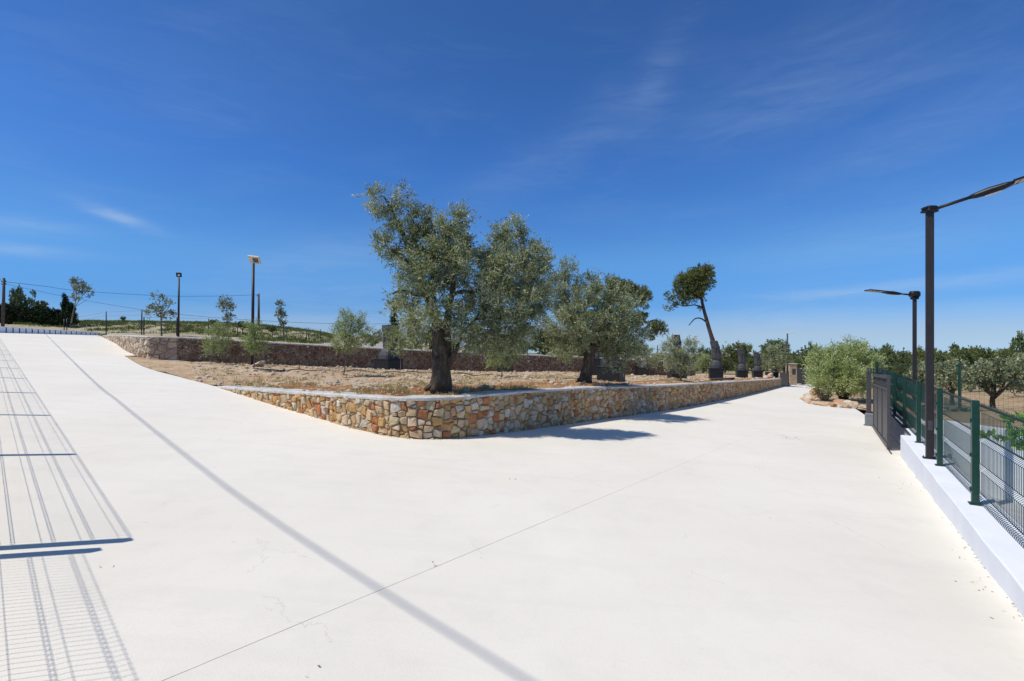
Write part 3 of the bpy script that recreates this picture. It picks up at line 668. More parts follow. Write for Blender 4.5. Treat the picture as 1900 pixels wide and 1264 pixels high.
# left fence, seen by its shadow
fp = []
for k in range(0, 15):
    q = fl0 + fdir * 3.33 * k; fp.append((q.x, q.y, zr(q.x, q.y) + .30))
panel_fence('mesh_fence', 'mesh fence at the left edge of the paved slope, casting the barred shadow on it', fp, 1.16, pitch=.05, r=.0018, hs=.0018, pw=.07, pd=.07)
fp = []
for k in range(0, 4):
    q = Vector((-4.0, 3.20)) + Vector((2.42, -2.2)).normalized() * 3.0 * k; fp.append((q.x, q.y, zr(q.x, q.y) + .30))
panel_fence('mesh_fence', 'nearer length of the left mesh fence that casts the front barred shadow', fp, 1.12, pitch=.05, r=.0016, hs=.0017, pw=.07, pd=.07)
root = empty('kerb_wall', (fl0.x, fl0.y, zr(*fl0)), 'low white kerb wall under the left fence along the paved slope', 'wall'); o0 = Vector(root.location)
mb = MB(); pts = []
for k in range(-3, 17):
    q = fl0 + fdir * 3.33 * k if k > 0 else (Vector((-3.96, 3.22)) - Vector((2.42, -2.2)).normalized() * 3.0 * k); pts.append((q.x - o0.x + .06, q.y - o0.y + .06, zr(q.x, q.y) - .3 - o0.z, zr(q.x, q.y) + .29 - o0.z))
slab_wall(mb, pts, .22, -1); fix(mb.build('wall_body', m_white, root))
# ------------------------------------------------------------------ sliding gate
ga = G(1649, 836); gb = G(1622, 797); gd = (gb - ga); gd.z = 0; gl = gd.length; gd.normalize(); ang = math.atan2(gd.y, gd.x)
root = empty('sliding_gate', ga, 'dark grey steel sliding gate with vertical slats standing open beside the paving', 'gate'); root.rotation_euler.z = ang
GH = 1.62; dz = gb.z - ga.z
def gz(x): return dz * x / gl
fr = MB()
for x in (.03, gl / 3, gl * 2 / 3, gl - .03): fr.box((x, 0, gz(x) + GH / 2 + .06), (.06, .06, GH), None, .004)
for h, s_ in ((.10, .09), (1.36, .06), (1.64, .09)):
    fr.tube([(0.003, 0, h), (gl - .003, 0, h + dz)], s_ * .62, 4, smooth=False)
fr.build('gate_frame', m_gate, root)
n = int(gl / .115); sl_ = MB()
for i in range(n): x = .08 + i * .115; sl_.box((x, 0, gz(x) + .75), (.085, .022, 1.22), None, .003)
for i in range(int(gl / .23)): x = .12 + i * .23; sl_.box((x, 0, gz(x) + 1.5), (.03, .03, .24))
sl_.build('slats', m_gate, root)

for x in (.35, gl - .4): mb = MB(); mb.tube([(x, -.025, gz(x) + .03), (x, .025, gz(x) + .03)], .045, 12); mb.build('wheel', m_alu, root)
mb = MB(); mb.tube([(-.6, 0, gz(-.6) + .012), (gl + 4.5, 0, gz(gl + 4.5) + .012)], .016, 4, smooth=False)
tag(mb.build('gate_rail', m_gate, None), None); rail = bpy.data.objects['gate_rail']; rail.location = ga; rail.rotation_euler.z = ang
tag(rail, 'thin steel floor rail that the sliding gate runs on', 'rail')
gpz = G(1612, 790); root = empty('gate_post', gpz, 'dark grey gate guide post with roller bracket and grey motor box at its foot', 'post')
mb = MB(); mb.box((0, 0, .9), (.13, .13, 1.7), Matrix.Rotation(ang, 3, 'Z'), .006); mb.build('post', m_gate, root)
mb = MB(); mb.box((.02, -.02, .2), (.24, .26, .42), Matrix.Rotation(ang, 3, 'Z'), .03); mb.box((.02, -.02, .01), (.3, .32, .02), Matrix.Rotation(ang, 3, 'Z')); mb.build('motor_box', speckle(mat('grey_plastic', rough=.5), (.16, .17, .18), .1, 8, 0), root)
mb = MB(); mb.box((.18, .0, 1.72), (.5, .12, .04), Matrix.Rotation(0, 3, 'Z'), .004)
for i in range(6): mb.box((-.02 + i * .085, 0, 1.79), (.018, .05, .12))
for i in range(2): mb.tube([(.16 + .2 * i, 0, 1.69), (.16 + .2 * i, 0, 1.61)], .025, 10)
mb.build('roller_bracket', m_gate, root)

# ------------------------------------------------------------------ lamps
def solar_lamp(base, top, ad, rise, label, boxy=False, L1=.55, hl=1.0):
    root = empty('street_lamp', base, label, 'street lamp'); h = top - base.z; ad = Vector(ad).normalized(); a3 = Vector((ad.x * math.cos(rise), ad.y * math.cos(rise), math.sin(rise)))
    mb = MB(); mb.box((0, 0, h / 2), (.10, .10, h), Matrix.Rotation(math.atan2(rd.y, rd.x), 3, 'Z'), .006); mb.build('pole', m_char, root)
    mb = MB(); Mr = Matrix.Rotation(math.atan2(rd.y, rd.x), 3, 'Z'); mb.box((0, 0, .006), (.18, .18, .012), Mr, .002)
    for bx in (-.07, .07):
        for by in (-.07, .07): mb.tube([Mr @ Vector((bx, by, .01)), Mr @ Vector((bx, by, .032))], .008, 6)
    mb.build('base_plate', m_char, root)
    mb = MB(); mb.box(Mr @ Vector((-.051, 0, .55)), (.006, .06, .16), Mr, .001); mb.build('access_hatch', m_gate, root)
    c = Vector((0, 0, h)); mb = MB()
    if boxy:
        mb.box(c + Vector((0, 0, .03)), (.30, .2, .2), None, .05); mb.box(c + Vector((0, 0, -.1)), (.16, .16, .06), None, .01)
    else:
        mb.box(c + Vector((0, 0, .02)), (.16, .16, .10), None, .02)
        for dz_ in (-.02, .04): mb.box(c + Vector((0, 0, dz_)), (.20, .12, .022), None, .004)
        for sx_ in (-1, 1): mb.tube([c + Vector((sx_ * .07, -.09, .0)), c + Vector((sx_ * .07, .09, .0))], .012, 6)
    mb.build('bracket', m_black, root)
    s_ = c + Vector((0, 0, .0)); e = s_ + a3 * L1; mb = MB(); mb.tube([s_, e], .026, 10); mb.build('arm', m_char, root)
    sd = a3.cross(Vector((0, 0, 1))).normalized(); upv = sd.cross(a3).normalized(); M = Matrix((a3, sd, upv)).transposed()
    prof = [(-.02, .03, .03), (.05, .05, .045), (.22, .09, .06), (.38, .10, .05), (.48, .13, .028)]
    mb = MB(); vs = []
    for x, wy, wz in prof:
        for k in range(12): th = 2 * math.pi * k / 12; vs.append(e + M @ Vector((x, wy * math.cos(th), wz * math.sin(th))))
    fs = [(i * 12 + k, i * 12 + (k + 1) % 12, (i + 1) * 12 + (k + 1) % 12, (i + 1) * 12 + k) for i in range(len(prof) - 1) for k in range(12)]
    fs += [tuple(range(11, -1, -1)), tuple(48 + k for k in range(12))]; mb.add(vs, fs, True); lh_ = mb.build('lamp_head', m_black, root)
    mb = MB(); mb.box(e + M @ Vector((.24, 0, -.058)), (.2, .09, .012), M, .003); mb.build('lens', m_glass, lh_)
    mb = MB(); mb.box(e + M @ Vector((.46 + hl / 2, 0, .012)), (hl, .30, .022), M, .006); hd = mb.build('solar_panel', m_panel, root)
    mb = MB()
    for i in range(int(hl / .1)): mb.box(e + M @ Vector((.5 + i * .1, 0, -.002)), (.07, .26, .006), M)
    mb.build('led_strips', m_alu, hd)
    for yy in (-.15, .15): pass
    mb = MB()
    for yy in (-.155, .155): mb.box(e + M @ Vector((.46 + hl / 2, yy, .01)), (hl, .012, .03), M)
    mb.box(e + M @ Vector((.46 + hl, 0, .01)), (.012, .32, .03), M); mb.build('panel_frame', m_black, hd)
    return root
b = P(1725, 849, 7.92); solar_lamp(Vector((b.x, b.y, ktop(6))), P(0, 391, 7.92).z, (.83, -.56), R(15.5), 'tallest charcoal solar street lamp beside the green fence, its head reaching right', False, .52, 1.0)
q = P(1697, 0, 15.2); solar_lamp(Vector((q.x, q.y, -1.0)), P(0, 548, 15.2).z, (-1, .12), R(7), 'charcoal solar street lamp behind the fence with its head pointing left over the road', True, .42, .5)
# distant thin lamp at the far gate
q = P(1461, 712, 44.5); root = empty('street_lamp', q, 'thin black lamp post with a small pale head beside the far gate pillar', 'street lamp'); h = P(0, 619, 44.5).z - q.z
mb = MB(); mb.tube([(0, 0, 0), (0, 0, h)], [.075, .055], 8); mb.build('pole', m_char, root)
mb = MB(); mb.tube([(0, 0, h - .05), (.12, 0, h + .05), (.3, 0, h + .1)], .03, 6); mb.box((.38, 0, h + .1), (.34, .16, .07), Matrix.Rotation(-.25, 3, 'Y'), .02); mb.build('lamp_head', m_flood, root)
# floodlights on the left
q = P(331, 626, 27); root = empty('floodlight', q, 'dark pole with a single small round-cornered black floodlight above the stone wall', 'floodlight'); h = P(0, 517, 27).z - q.z
mb = MB(); mb.tube([(0, 0, 0), (0.03, 0, h)], [.058, .045], 10); mb.build('pole', m_char, root)
mb = MB(); M = Matrix.Rotation(.35, 3, 'Z') @ Matrix.Rotation(R(30), 3, 'X'); mb.box((.04, -.02, h + .2), (.26, .10, .26), M, .03)
for i in range(5): mb.box(Vector((.04, .0, h + .2)) + M @ Vector((-.1 + i * .05, .06, 0)), (.012, .05, .2), M)
mb.tube([(0.03, 0, h), (.04, 0, h + .12)], .02, 6); mb.build('lamp_housing', m_black, root)
mb = MB(); mb.box(Vector((.04, -.02, h + .2)) + M @ Vector((.01, -.052, 0)), (.10, .01, .10), M, .003); mb.build('lens', m_glass, root)
q = P(468, 678, 21.5); root = empty('floodlight', q, 'tall dark pole with a wide pale square floodlight, rising from the terrace', 'floodlight'); h = P(0, 489, 21.5).z - q.z
mb = MB(); mb.tube([(0, 0, -.1), (.05, 0, h)], [.066, .058], 12); mb.tube([(0, 0, .0), (0, 0, .02)], .14, 12); mb.build('pole', m_char, root)
mb = MB(); M = Matrix.Rotation(-.15, 3, 'Z') @ Matrix.Rotation(R(8), 3, 'Y') @ Matrix.Rotation(R(35), 3, 'X'); c = Vector((.1, 0, h + .17)); mb.box(c, (.56, .07, .36), M, .02); mb.build('lamp_housing', m_flood, root)
mb = MB(); mb.tube([(.05, 0, h - .02), (.07, 0, h + .1)], .035, 8); mb.tube([c + M @ Vector((-.1, .05, 0)), (.07, 0, h + .05), c + M @ Vector((.1, .05, 0))], .015, 6)
mb.build('bracket', m_alu, root)
mb = MB(); mb.box(c + M @ Vector((.08, -.045, .0)), (.26, .03, .2), M, .01); mb.build('light_module', speckle(mat('tan_module'), (.14, .12, .09), .3, 20, 0), root)

# ------------------------------------------------------------------ poles and wires
pole1 = P(5, 600, 47); h = P(0, 516, 47).z - pole1.z
root = empty('utility_pole', pole1, 'dark weathered utility pole behind the hedge with wires leaving its top', 'utility pole')
mb = MB(); mb.tube([(0, 0, -.6), (.08, 0, h * .5), (.12, 0, h)], [.14, .12, .10], 10); mb.build('pole', m_wood, root)
mb = MB()
for dz_ in (-.35, -.6): mb.box((.12, -.02, h + dz_), (.5, .06, .06)); mb.tube([(.3, 0, h + dz_ + .02), (.3, 0, h + dz_ + .12)], .03, 6)
mb.build('insulators', m_black, root)
pole2 = P(480, 606, 62); h2 = P(0, 545, 62).z - pole2.z
root = empty('utility_pole', pole2, 'thin grey utility pole on the grassy rise between the young trees', 'utility pole')
mb = MB(); mb.tube([(0, 0, -.5), (0, 0, h2)], [.16, .11], 10); mb.build('pole', m_wood, root)
mb = MB(); mb.box((-.06, 0, h2 - .3), (.4, .06, .06)); mb.tube([(-.2, 0, h2 - .28), (-.2, 0, h2 - .15)], .035, 6); mb.build('insulators', m_black, root)
def wire(pts, r, label, group=None, sub=6):
    mb = MB(); pts = smooth_path(pts, sub); mb.tube(pts, r, 5, caps=False); tag(mb.build('overhead_wire', m_black, None, pts[0]), label, 'wire', group)
wire([P(9, 523, 47), P(80, 531, 50), P(150, 540, 53), P(300, 549, 57), P(400, 549.5, 60), P(479, 547, 62)], .018, 'upper overhead wire strung from the left utility pole to the pole between the young trees')
wire([P(9, 527, 47), P(80, 542, 46), P(150, 556, 46), P(265, 575, 46), P(380, 588, 47), P(520, 597, 48), P(640, 601, 50), P(735, 601, 52), P(900, 600, 56)], .015, 'lower overhead wire sagging from the left utility pole down past the two floodlights')
# the cable whose shadow crosses the paving
cp_ = []
for (px, py), hh in zip([(98, 626), (150, 685), (220, 745), (370, 865), (500, 960), (715, 1100), (980, 1264)], [4.9, 6.4, 7.2, 8.0, 8.2, 8.3, 8.4]):
    g = G(px, py); cp_.append(Vector((g.x, g.y, g.z)) - trav / trav.z * -hh * -1 if False else Vector((g.x - trav.x / -trav.z * hh, g.y - trav.y / -trav.z * hh, g.z + hh)))
cp_[0] = pole1 + Vector((.1, 0, h - .55))
d_ = (cp_[-1] - cp_[-2]); cp_.append(cp_[-1] + d_ * 2.5); cp_.append(cp_[-1] + d_ * 4 + Vector((0, 0, 1.2)))
wire(cp_, .0125, 'overhead cable from the left utility pole whose shadow crosses the paving', sub=8)

# ------------------------------------------------------------------ wire fence on the hillside
fposts = [(119, 592, 621, 49), (124, 592, 621, 49.3), (197, 578, 620, 44), (263, 575, 623, 38), (267, 588, 623, 38.2), (328, 589, 624, 38), (387, 591, 626, 46), (441, 600, 632, 52), (531, 607, 637, 56), (569, 608, 638, 56), (573, 608, 638, 56.3), (595, 611, 637, 58)]
b0 = P(119, 621, 49); root = empty('wire_fence', b0, 'thin wire fence with slim black posts along the hillside above the stone wall', 'fence')
tops = []
for px, a, bb, y in fposts:
    lo, hi = P(px, bb, y), P(px, a, y); mb = MB(); mb.tube([lo - b0 - Vector((0, 0, .3)), hi - b0], .042, 6); mb.build('fence_post', m_black, root); tops.append((lo, hi))
mb = MB()
for fr_ in (.12, .35, .6, .8, .97):
    mb.tube([lo + (hi - lo) * fr_ - b0 for lo, hi in tops], .006, 3, caps=False)
mb.build('wire_strands', m_char, root)
q = P(1220, 662, 60); mb = MB(); mb.tube([(0, 0, -.5), (0, 0, 1.4)], .06, 6); tag(mb.build('fence_post', m_black), 'lone thin dark post rising above the bushes left of the leaning pine', 'post'); bpy.data.objects[mb and 'fence_post.%03d' % 0 if False else [o.name for o in bpy.data.objects if o.get('category') == 'post' and o.type == 'MESH'][-1]].location = q
# white wall at the top of the slope; black bars stand in for cast shadows
e0, e1 = G(-60, 616), G(183, 622.2); root = empty('parapet', e0, 'low white wall with built-in dark shadow bars at the top of the paved slope', 'wall')
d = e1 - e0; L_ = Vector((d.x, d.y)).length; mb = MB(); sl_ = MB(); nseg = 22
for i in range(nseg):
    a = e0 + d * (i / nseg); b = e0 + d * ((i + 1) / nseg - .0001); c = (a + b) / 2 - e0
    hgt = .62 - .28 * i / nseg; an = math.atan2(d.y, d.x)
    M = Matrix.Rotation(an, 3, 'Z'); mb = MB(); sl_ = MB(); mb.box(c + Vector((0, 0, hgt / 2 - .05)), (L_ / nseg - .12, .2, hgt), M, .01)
    sl_.box(c + M @ Vector((L_ / nseg / 2, -.03, hgt / 2 - .06)), (.085, .1, hgt - .06), M); mb.build('wall_block', m_white, root); sl_.build('shadow_bar', m_black, root)
mb = MB(); q0, q1 = P(580, 0, 50), P(716, 0, 50); slab_wall(mb, [(q0.x, 50, .9, P(0, 635.5, 50).z), (q1.x, 50, .5, P(0, 640, 50).z)], .3, -1)
tag(fix(mb.build('low_wall', m_wall2)), 'thin pale grey wall top just behind the dry-stone wall left of the first statue', 'wall')
mb = MB(); q0, q1 = P(1198, 0, 62), P(1242, 0, 62); slab_wall(mb, [(q0.x, 62, -3, P(0, 662, 62).z), (q1.x, 62, -3, P(0, 662, 62).z)], 3, -1)
tag(fix(mb.build('low_wall', m_white)), 'small white wall showing behind the bushes below the leaning pine', 'wall')
stone_wall('stone_wall', [tuple(P(195, 0, 71)[:2]) + (P(0, 606, 71).z, P(0, 597.5, 71).z), tuple(P(390, 0, 69)[:2]) + (P(0, 608, 69).z, P(0, 601, 69).z)], .3, pal_dry, 'far dry-stone wall along the crest of the grassy rise', seed=14, cope=False, relief=.08)

# ------------------------------------------------------------------ far gate and pillar
g0 = G(1468, 714); root = empty('gate_pillar', g0, 'square tan stone pillar at the far end of the low wall beside the dark gate', 'pillar'); k = g0.y / F
ph = (714 - 674) * k
m_gcap = speckle(mat('tan_cap', rough=.9), (.45, .38, .30), .2, 5, .5)
mb = MB(); mb.box((0, 0, ph / 2 - .1), (.75, .75, ph), None, .03); o = mb.build('pillar_body', speckle(mat('tan_stone', rough=.9), (.42, .31, .20), .35, 5, .5), root)
mb = MB(); mb.box((0, 0, ph - .06), (.86, .86, .1), None, .02); mb.build('capstone', m_gcap, root)
mb = MB(); mb.box((.05, -.38, ph * .62), (.34, .03, .55), None, .01); mb.build('dark_opening_panel', m_gate, root)  # dark panel standing in for the shaded opening in the pillar
def slat_gate(a, b, hgt, label):
    root = empty('metal_gate', a, label, 'gate'); d = (b - a); L_ = Vector((d.x, d.y)).length; M = Matrix.Rotation(math.atan2(d.y, d.x), 3, 'Z')
    mb = MB(); n = max(3, int(L_ / .16))
    for i in range(n): c = d * ((i + .5) / n); mb.box(c + Vector((0, 0, hgt / 2)), (L_ / n - .02, .03, hgt - .16), M)
    mb.build('slats', m_gate, root); mb = MB()
    for z in (.06, hgt): mb.box(d / 2 + Vector((0, 0, z)), (L_, .06, .08), M)
    for c in (Vector((0, 0, 0)), d): mb.box(c + Vector((0, 0, hgt / 2)), (.07, .07, hgt + .1), M)
    mb.build('gate_frame', m_gate, root); return root
slat_gate(G(1477, 713.5), G(1507, 713.8), (713 - 681) * k, 'dark slatted metal gate closing the far end of the road')
a = G(1448, 717.5); slat_gate(a, G(1463, 716), 27 * a.y / F, 'narrow dark gate leaf standing at the far end of the low stone wall')

# ------------------------------------------------------------------ statues (long-faced dark stone heads)
def statue(px, pyb, y, wpx, hpl, hb, hh, yaw, label, headw=.62, lean=0, only_bust=False):
    b = P(px, pyb, y); b.z = min(b.z, soilz(b.x, b.y) + .03); k = y / F; w = wpx * k / 1.15; root = empty('stone_statue', b, label, 'statue', 'dark stone heads on black plinths'); root.rotation_euler.z = yaw
    zp = hpl * k + .02; mb = MB(); mb.box((0, 0, zp / 2 - .03), (w, w, zp), None, .015); mb.box((0, 0, zp - .005), (w * 1.03, w * 1.03, .04), None, .006); mb.build('plinth', m_black, root)
    rnd = random.Random(int(px))
    def loft(rings, name, seg=24):
        mb = MB(); vs = []
        for (z, cx, rx, ry, sq, nose, brow) in rings:
            for j in range(seg):
                th = 2 * math.pi * j / seg; c_, s_ = math.cos(th), math.sin(th); e = 2 / sq
                x = math.copysign(abs(c_) ** e, c_) * rx; yv = math.copysign(abs(s_) ** e, s_) * ry
                if c_ > .55: x += brow * 1.0
                if c_ > .93: x += nose
                x += rnd.uniform(-.008, .008); vs.append((cx + x, yv + rnd.uniform(-.008, .008), z))
        n = len(rings); fs = [(i * seg + j, i * seg + (j + 1) % seg, (i + 1) * seg + (j + 1) % seg, (i + 1) * seg + j) for i in range(n - 1) for j in range(seg)]
        fs += [tuple(range(seg - 1, -1, -1)), tuple((n - 1) * seg + j for j in range(seg))]; mb.add(vs, fs, False); return mb.build(name, m_basalt, root)
    H = hb * k; r = w * .40
    loft([(zp, 0, r, r * 1.12, 3.2, 0, 0), (zp + H * .35, 0, r * .98, r * 1.1, 3, 0, 0), (zp + H * .7, 0, r * .85, r * .95, 2.6, 0, 0), (zp + H * .92, 0, r * .62, r * .7, 2.3, 0, 0), (zp + H, 0, r * .42, r * .5, 2.2, 0, 0)], 'bust')
    if not only_bust:
        z0 = zp + H * .86; T = hh * k + H * .14; q = w * headw / 2; L = lean * T
        rings = [(0, .16, .55, .60, 2.4, 0, 0), (.05, .28, .92, .80, 2.8, 0, 0), (.14, .28, .98, .86, 3, .02, 0), (.20, .22, .90, .86, 3, .10, 0), (.235, .22, .84, .86, 3, .02, 0), (.26, .2, .92, .86, 3, .06, 0), (.32, .16, .86, .86, 3, .24, 0), (.38, .14, .80, .84, 3, .30, 0), (.5, .10, .76, .82, 3, .22, 0),
                 (.60, .06, .70, .80, 3, .16, 0), (.655, .04, .72, .84, 3, .12, .16), (.70, .03, .74, .86, 3.2, .02, .2), (.76, 0, .78, .84, 3.2, 0, .08), (.9, -.08, .76, .80, 4, 0, 0), (.985, -.12, .72, .76, 4.5, 0, 0), (1.0, -.12, .64, .70, 4, 0, 0)]
        loft([(z0 + T * z, (c_ - .1) * q + L * z, rx * q, ry * q, s_, ns * q, br * q) for z, c_, rx, ry, s_, ns, br in rings], 'head')
        for sy in (-1, 1): mb = MB(); mb.box((-.1 * q + L * .55, sy * q * .86, z0 + T * .5), (q * .28, q * .14, T * .34), None, .01); mb.build('ear', m_basalt, root)
    return root
statue(721, 689, 24.5, 43, 22, 21, 42, -.55, 'dark stone head on a black plinth left of the thick olive trunk', .62)
statue(937, 692, 28, 26, 17, 18, 34, -.4, 'dark stone head on a black plinth hidden behind the sapling below the big olive crown')
statue(1104, 697, 24, 24, 30, 14, 30, -.3, 'dark stone head on a tall black plinth immediately right of the second olive trunk')
statue(1134, 708, 19, 48, 27, 24, 46, -.5, 'dark stone head on the widest black plinth, under the right edge of the second olive', .4)
statue(1196, 697, 36, 24, 14, 11, 0, -.5, 'low pointed dark stone bust on a black plinth below the pine boughs', only_bust=True)
statue(1256, 706, 28, 32, 18, 22, 44, .0, 'dark stone head rising behind the leafy young olive right of the pine boughs', .62)
statue(1328, 703, 28, 26, 19, 17, 34, -.25, 'dark stone head on a black plinth at the foot of the leaning pine', .78, -.04)
statue(1376, 701, 38, 21, 13, 14, 27, -.25, 'dark stone head on a black plinth, middle of the last three statues', .78, -.03)
statue(1405, 701, 42, 18, 12, 11, 24, -.25, 'dark stone head on a black plinth, farthest right in the row', .78, -.02)
mb = MB()
q = P(1432, 699.5, 43); mb.box((0, 0, .2), (.8, .8, .46), None, .02); o = mb.build('planter', m_black); o.location = q; tag(o, 'black square planter under the round grey-green olive near the far gate', 'planter')

# ------------------------------------------------------------------ trees
def limb(mb, pts, r0, r1, n=9, jit=.12, seed=0, sub=5, px=True):
    pp = smooth_path([P(*p) if px else Vector(p) for p in pts], sub); m_ = len(pp)
    mb.tube(pp, [r0 + (r1 - r0) * (i / (m_ - 1)) ** .8 for i in range(m_)], n, jit, seed=seed)
def shift(mb, o0): mb.v = [(v[0] - o0.x, v[1] - o0.y, v[2] - o0.z) for v in mb.v]; return mb
# big olive ----------------------------------------------------------
D = 9.35; o0 = P(818, 722, D); root = empty('olive_tree', o0, 'biggest old olive tree, thick gnarled trunk and two crown masses, at the wall corner', 'tree')
mb = MB()
def stem(pts, rads, seed, jit=.2, n=18):
    pp = smooth_path([P(a, b, y) for a, b, y in pts], 5); rr_ = []
    for i in range(len(pp)):
        f = i / 5; j = min(int(f), len(rads) - 2); rr_.append(rads[j] + (rads[j + 1] - rads[j]) * (f - j))
    mb.tube(pp, [r * D / F for r in rr_], n, jit, seed=seed)
stem([(817, 728, D), (817, 715, D), (817, 690, D), (818, 665, D), (817, 640, D), (814, 615, D), (808, 590, D), (800, 565, D)], [20, 17, 15.5, 16, 15, 12, 10, 7], 1)
stem([(827, 728, D + .05), (827, 690, D + .05), (828, 650, D + .05), (829, 610, D), (832, 575, D), (838, 548, D)], [12, 10, 9.5, 7.5, 6, 4.5], 2)
stem([(788, 724, D - .15), (800, 716, D - .1), (808, 700, D), (810, 670, D), (812, 640, D)], [3.5, 5.5, 8, 9, 7], 3, .15, 12)
stem([(802, 726, D - .3), (808, 716, D - .22), (812, 695, D - .15), (814, 665, D - .1)], [5, 7, 9, 8], 4, .15, 12)
stem([(829, 700, D), (834, 672, D), (843, 655, D), (850, 636, D + .1), (862, 615, D + .3), (885, 590, D + .4)], [5, 6, 5.5, 4.5, 3.5, 2], 5)
stem([(833, 590, D), (835, 560, D), (845, 545, D), (862, 541, D), (880, 542, D + .1), (905, 530, D + .2), (930, 500, D + .3), (948, 450, D + .4)], [4.5, 4.2, 3.8, 3.4, 3.0, 2.6, 2, 1], 6)
stem([(802, 575, D), (792, 545, D), (778, 510, D), (765, 480, D), (750, 440, D), (730, 395, D), (712, 365, D)], [10, 8, 6, 5, 4, 2.5, 1], 7)
stem([(800, 570, D), (803, 530, D), (808, 480, D), (805, 430, D), (795, 400, D)], [8, 6, 5, 3, 1], 8)
stem([(838, 552, D), (842, 510, D), (850, 460, D), (858, 410, D)], [5, 4, 3, 1], 9)
stem([(795, 552, D), (770, 545, D), (745, 540, D - .1), (728, 545, D - .2)], [5, 4, 3, 1], 10)
stem([(905, 530, D + .2), (940, 545, D + .3), (975, 540, D + .4), (1000, 515, D + .5)], [4, 3, 2.5, 1], 11)
stem([(880, 592, D + .4), (920, 590, D + .5), (960, 600, D + .5)], [3, 3, 1], 12)
stem([(778, 512, D), (750, 480, D - .2), (715, 455, D - .2)], [4, 3, 1], 13)
shift(mb, o0).build('trunk', m_bark, root)
GROW = 1.03
B1 = [pb(706, 364, D, 17, 15), pb(745, 372, D, 13, 18), pb(697, 392, D, 14, 14), pb(724, 398, D, 18, 18), pb(746, 430, D, 26, 24), pb(712, 450, D, 20, 20, -.2), pb(785, 410, D, 17, 20, .2), pb(798, 455, D, 40, 36, .1), pb(858, 404, D, 17, 14), pb(832, 418, D, 22, 22),
      pb(838, 455, D, 36, 34, -.1), pb(736, 484, D, 25, 16), pb(778, 505, D, 36, 32, -.3), pb(820, 510, D, 38, 34, .3), pb(752, 545, D, 17, 26, -.2), pb(758, 574, D, 26, 13, -.3), pb(788, 548, D, 28, 18, -.4), pb(858, 490, D, 26, 26, -.2), pb(866, 466, D, 14, 10),
      pb(730, 575, D, 10, 16), pb(778, 622, D, 17, 26, .5), pb(855, 600, D, 20, 24, -.1), pb(860, 575, D, 18, 22), pb(848, 520, D, 20, 20, .2), pb(800, 585, D, 22, 14, -.55), pb(808, 598, D, 14, 9, -.5), pb(770, 592, D, 22, 11, -.5), pb(826, 575, D, 16, 18, -.45), pb(745, 596, D, 16, 9, -.4), pb(850, 628, D, 14, 14, -.35), pb(872, 640, D, 16, 14, -.2), pb(684, 366, D, 5, 9), pb(880, 398, D, 6, 5), pb(790, 388, D, 8, 8), pb(768, 386, D, 7, 9)]
D2 = D + .45
B1 += [pb(902, 488, D2, 22, 22), pb(948, 432, D2, 18, 20), pb(940, 455, D2, 28, 26), pb(972, 445, D2, 12, 15), pb(985, 478, D2, 26, 24), pb(1008, 490, D2, 11, 28), pb(945, 500, D2, 46, 38, -.3), pb(990, 530, D2, 26, 34), pb(915, 535, D2, 34, 36, -.5), pb(955, 560, D2, 46, 34, -.4),
       pb(900, 590, D2, 32, 26, -.3), pb(945, 610, D2, 42, 30, -.2), pb(985, 585, D2, 24, 30, .2), pb(885, 625, D2, 18, 20), pb(925, 640, D2, 36, 20), pb(968, 635, D2, 20, 20, .2), pb(885, 560, D2, 22, 20, .2), pb(957, 418, D2, 7, 8), pb(925, 424, D2, 8, 8), pb(1000, 470, D2, 8, 10), pb(890, 655, D2, 12, 12), pb(1010, 560, D2, 14, 24)]
crown(11, B1, 7400, 15, .064, .0165, .19, L_olive, root, up=.55, spread=.62, shell=2.3, origin=o0, tuft=.46, stray=.12)
GROW = 1.1
# second olive ----------------------------------------------------------
D = 13.5; o0 = P(1085, 712, D); root = empty('olive_tree', o0, 'broad round olive tree with a short leaning trunk behind the low wall', 'tree')
mb = MB()
stem([(1076, 716, D), (1082, 705, D), (1087, 685, D), (1092, 660, D), (1094, 640, D)], [11, 8.5, 7.5, 8.5, 10], 21)
stem([(1092, 716, D), (1091, 700, D), (1094, 680, D), (1098, 655, D), (1104, 635, D), (1120, 600, D), (1140, 560, D)], [8, 6.5, 6, 6.5, 5, 4, 1], 22)
stem([(1093, 655, D), (1085, 630, D), (1070, 600, D), (1050, 560, D), (1048, 500, D)], [8, 6, 4.5, 3, 1], 23)
stem([(1098, 645, D), (1130, 630, D), (1165, 615, D)], [5, 4, 1], 24); stem([(1092, 640, D), (1060, 640, D), (1035, 635, D)], [4, 3, 1], 25)
shift(mb, o0).build('trunk', m_bark, root)
B2 = [pb(1050, 495, D, 17, 14), pb(1035, 515, D, 20, 18), pb(1045, 545, D, 34, 28), pb(1075, 565, D, 44, 32, -.3), pb(1120, 545, D, 40, 28), pb(1100, 528, D, 22, 14), pb(1150, 575, D, 34, 32), pb(1130, 600, D, 44, 38, -.5), pb(1070, 605, D, 44, 36, -.6), pb(1030, 590, D, 20, 34), pb(1165, 620, D, 32, 30),
      pb(1030, 635, D, 20, 22), pb(1060, 645, D, 30, 22, -.2), pb(1120, 640, D, 34, 26, .3), pb(1155, 655, D, 30, 24), pb(1135, 680, D, 16, 14), pb(1100, 610, D, 50, 30, .6), pb(1185, 640, D, 14, 22)]
crown(12, B2, 4800, 14, .075, .018, .2, L_olive, root, up=.5, spread=.62, shell=2.3, bias=-.04, origin=o0, tuft=.44, stray=.16)
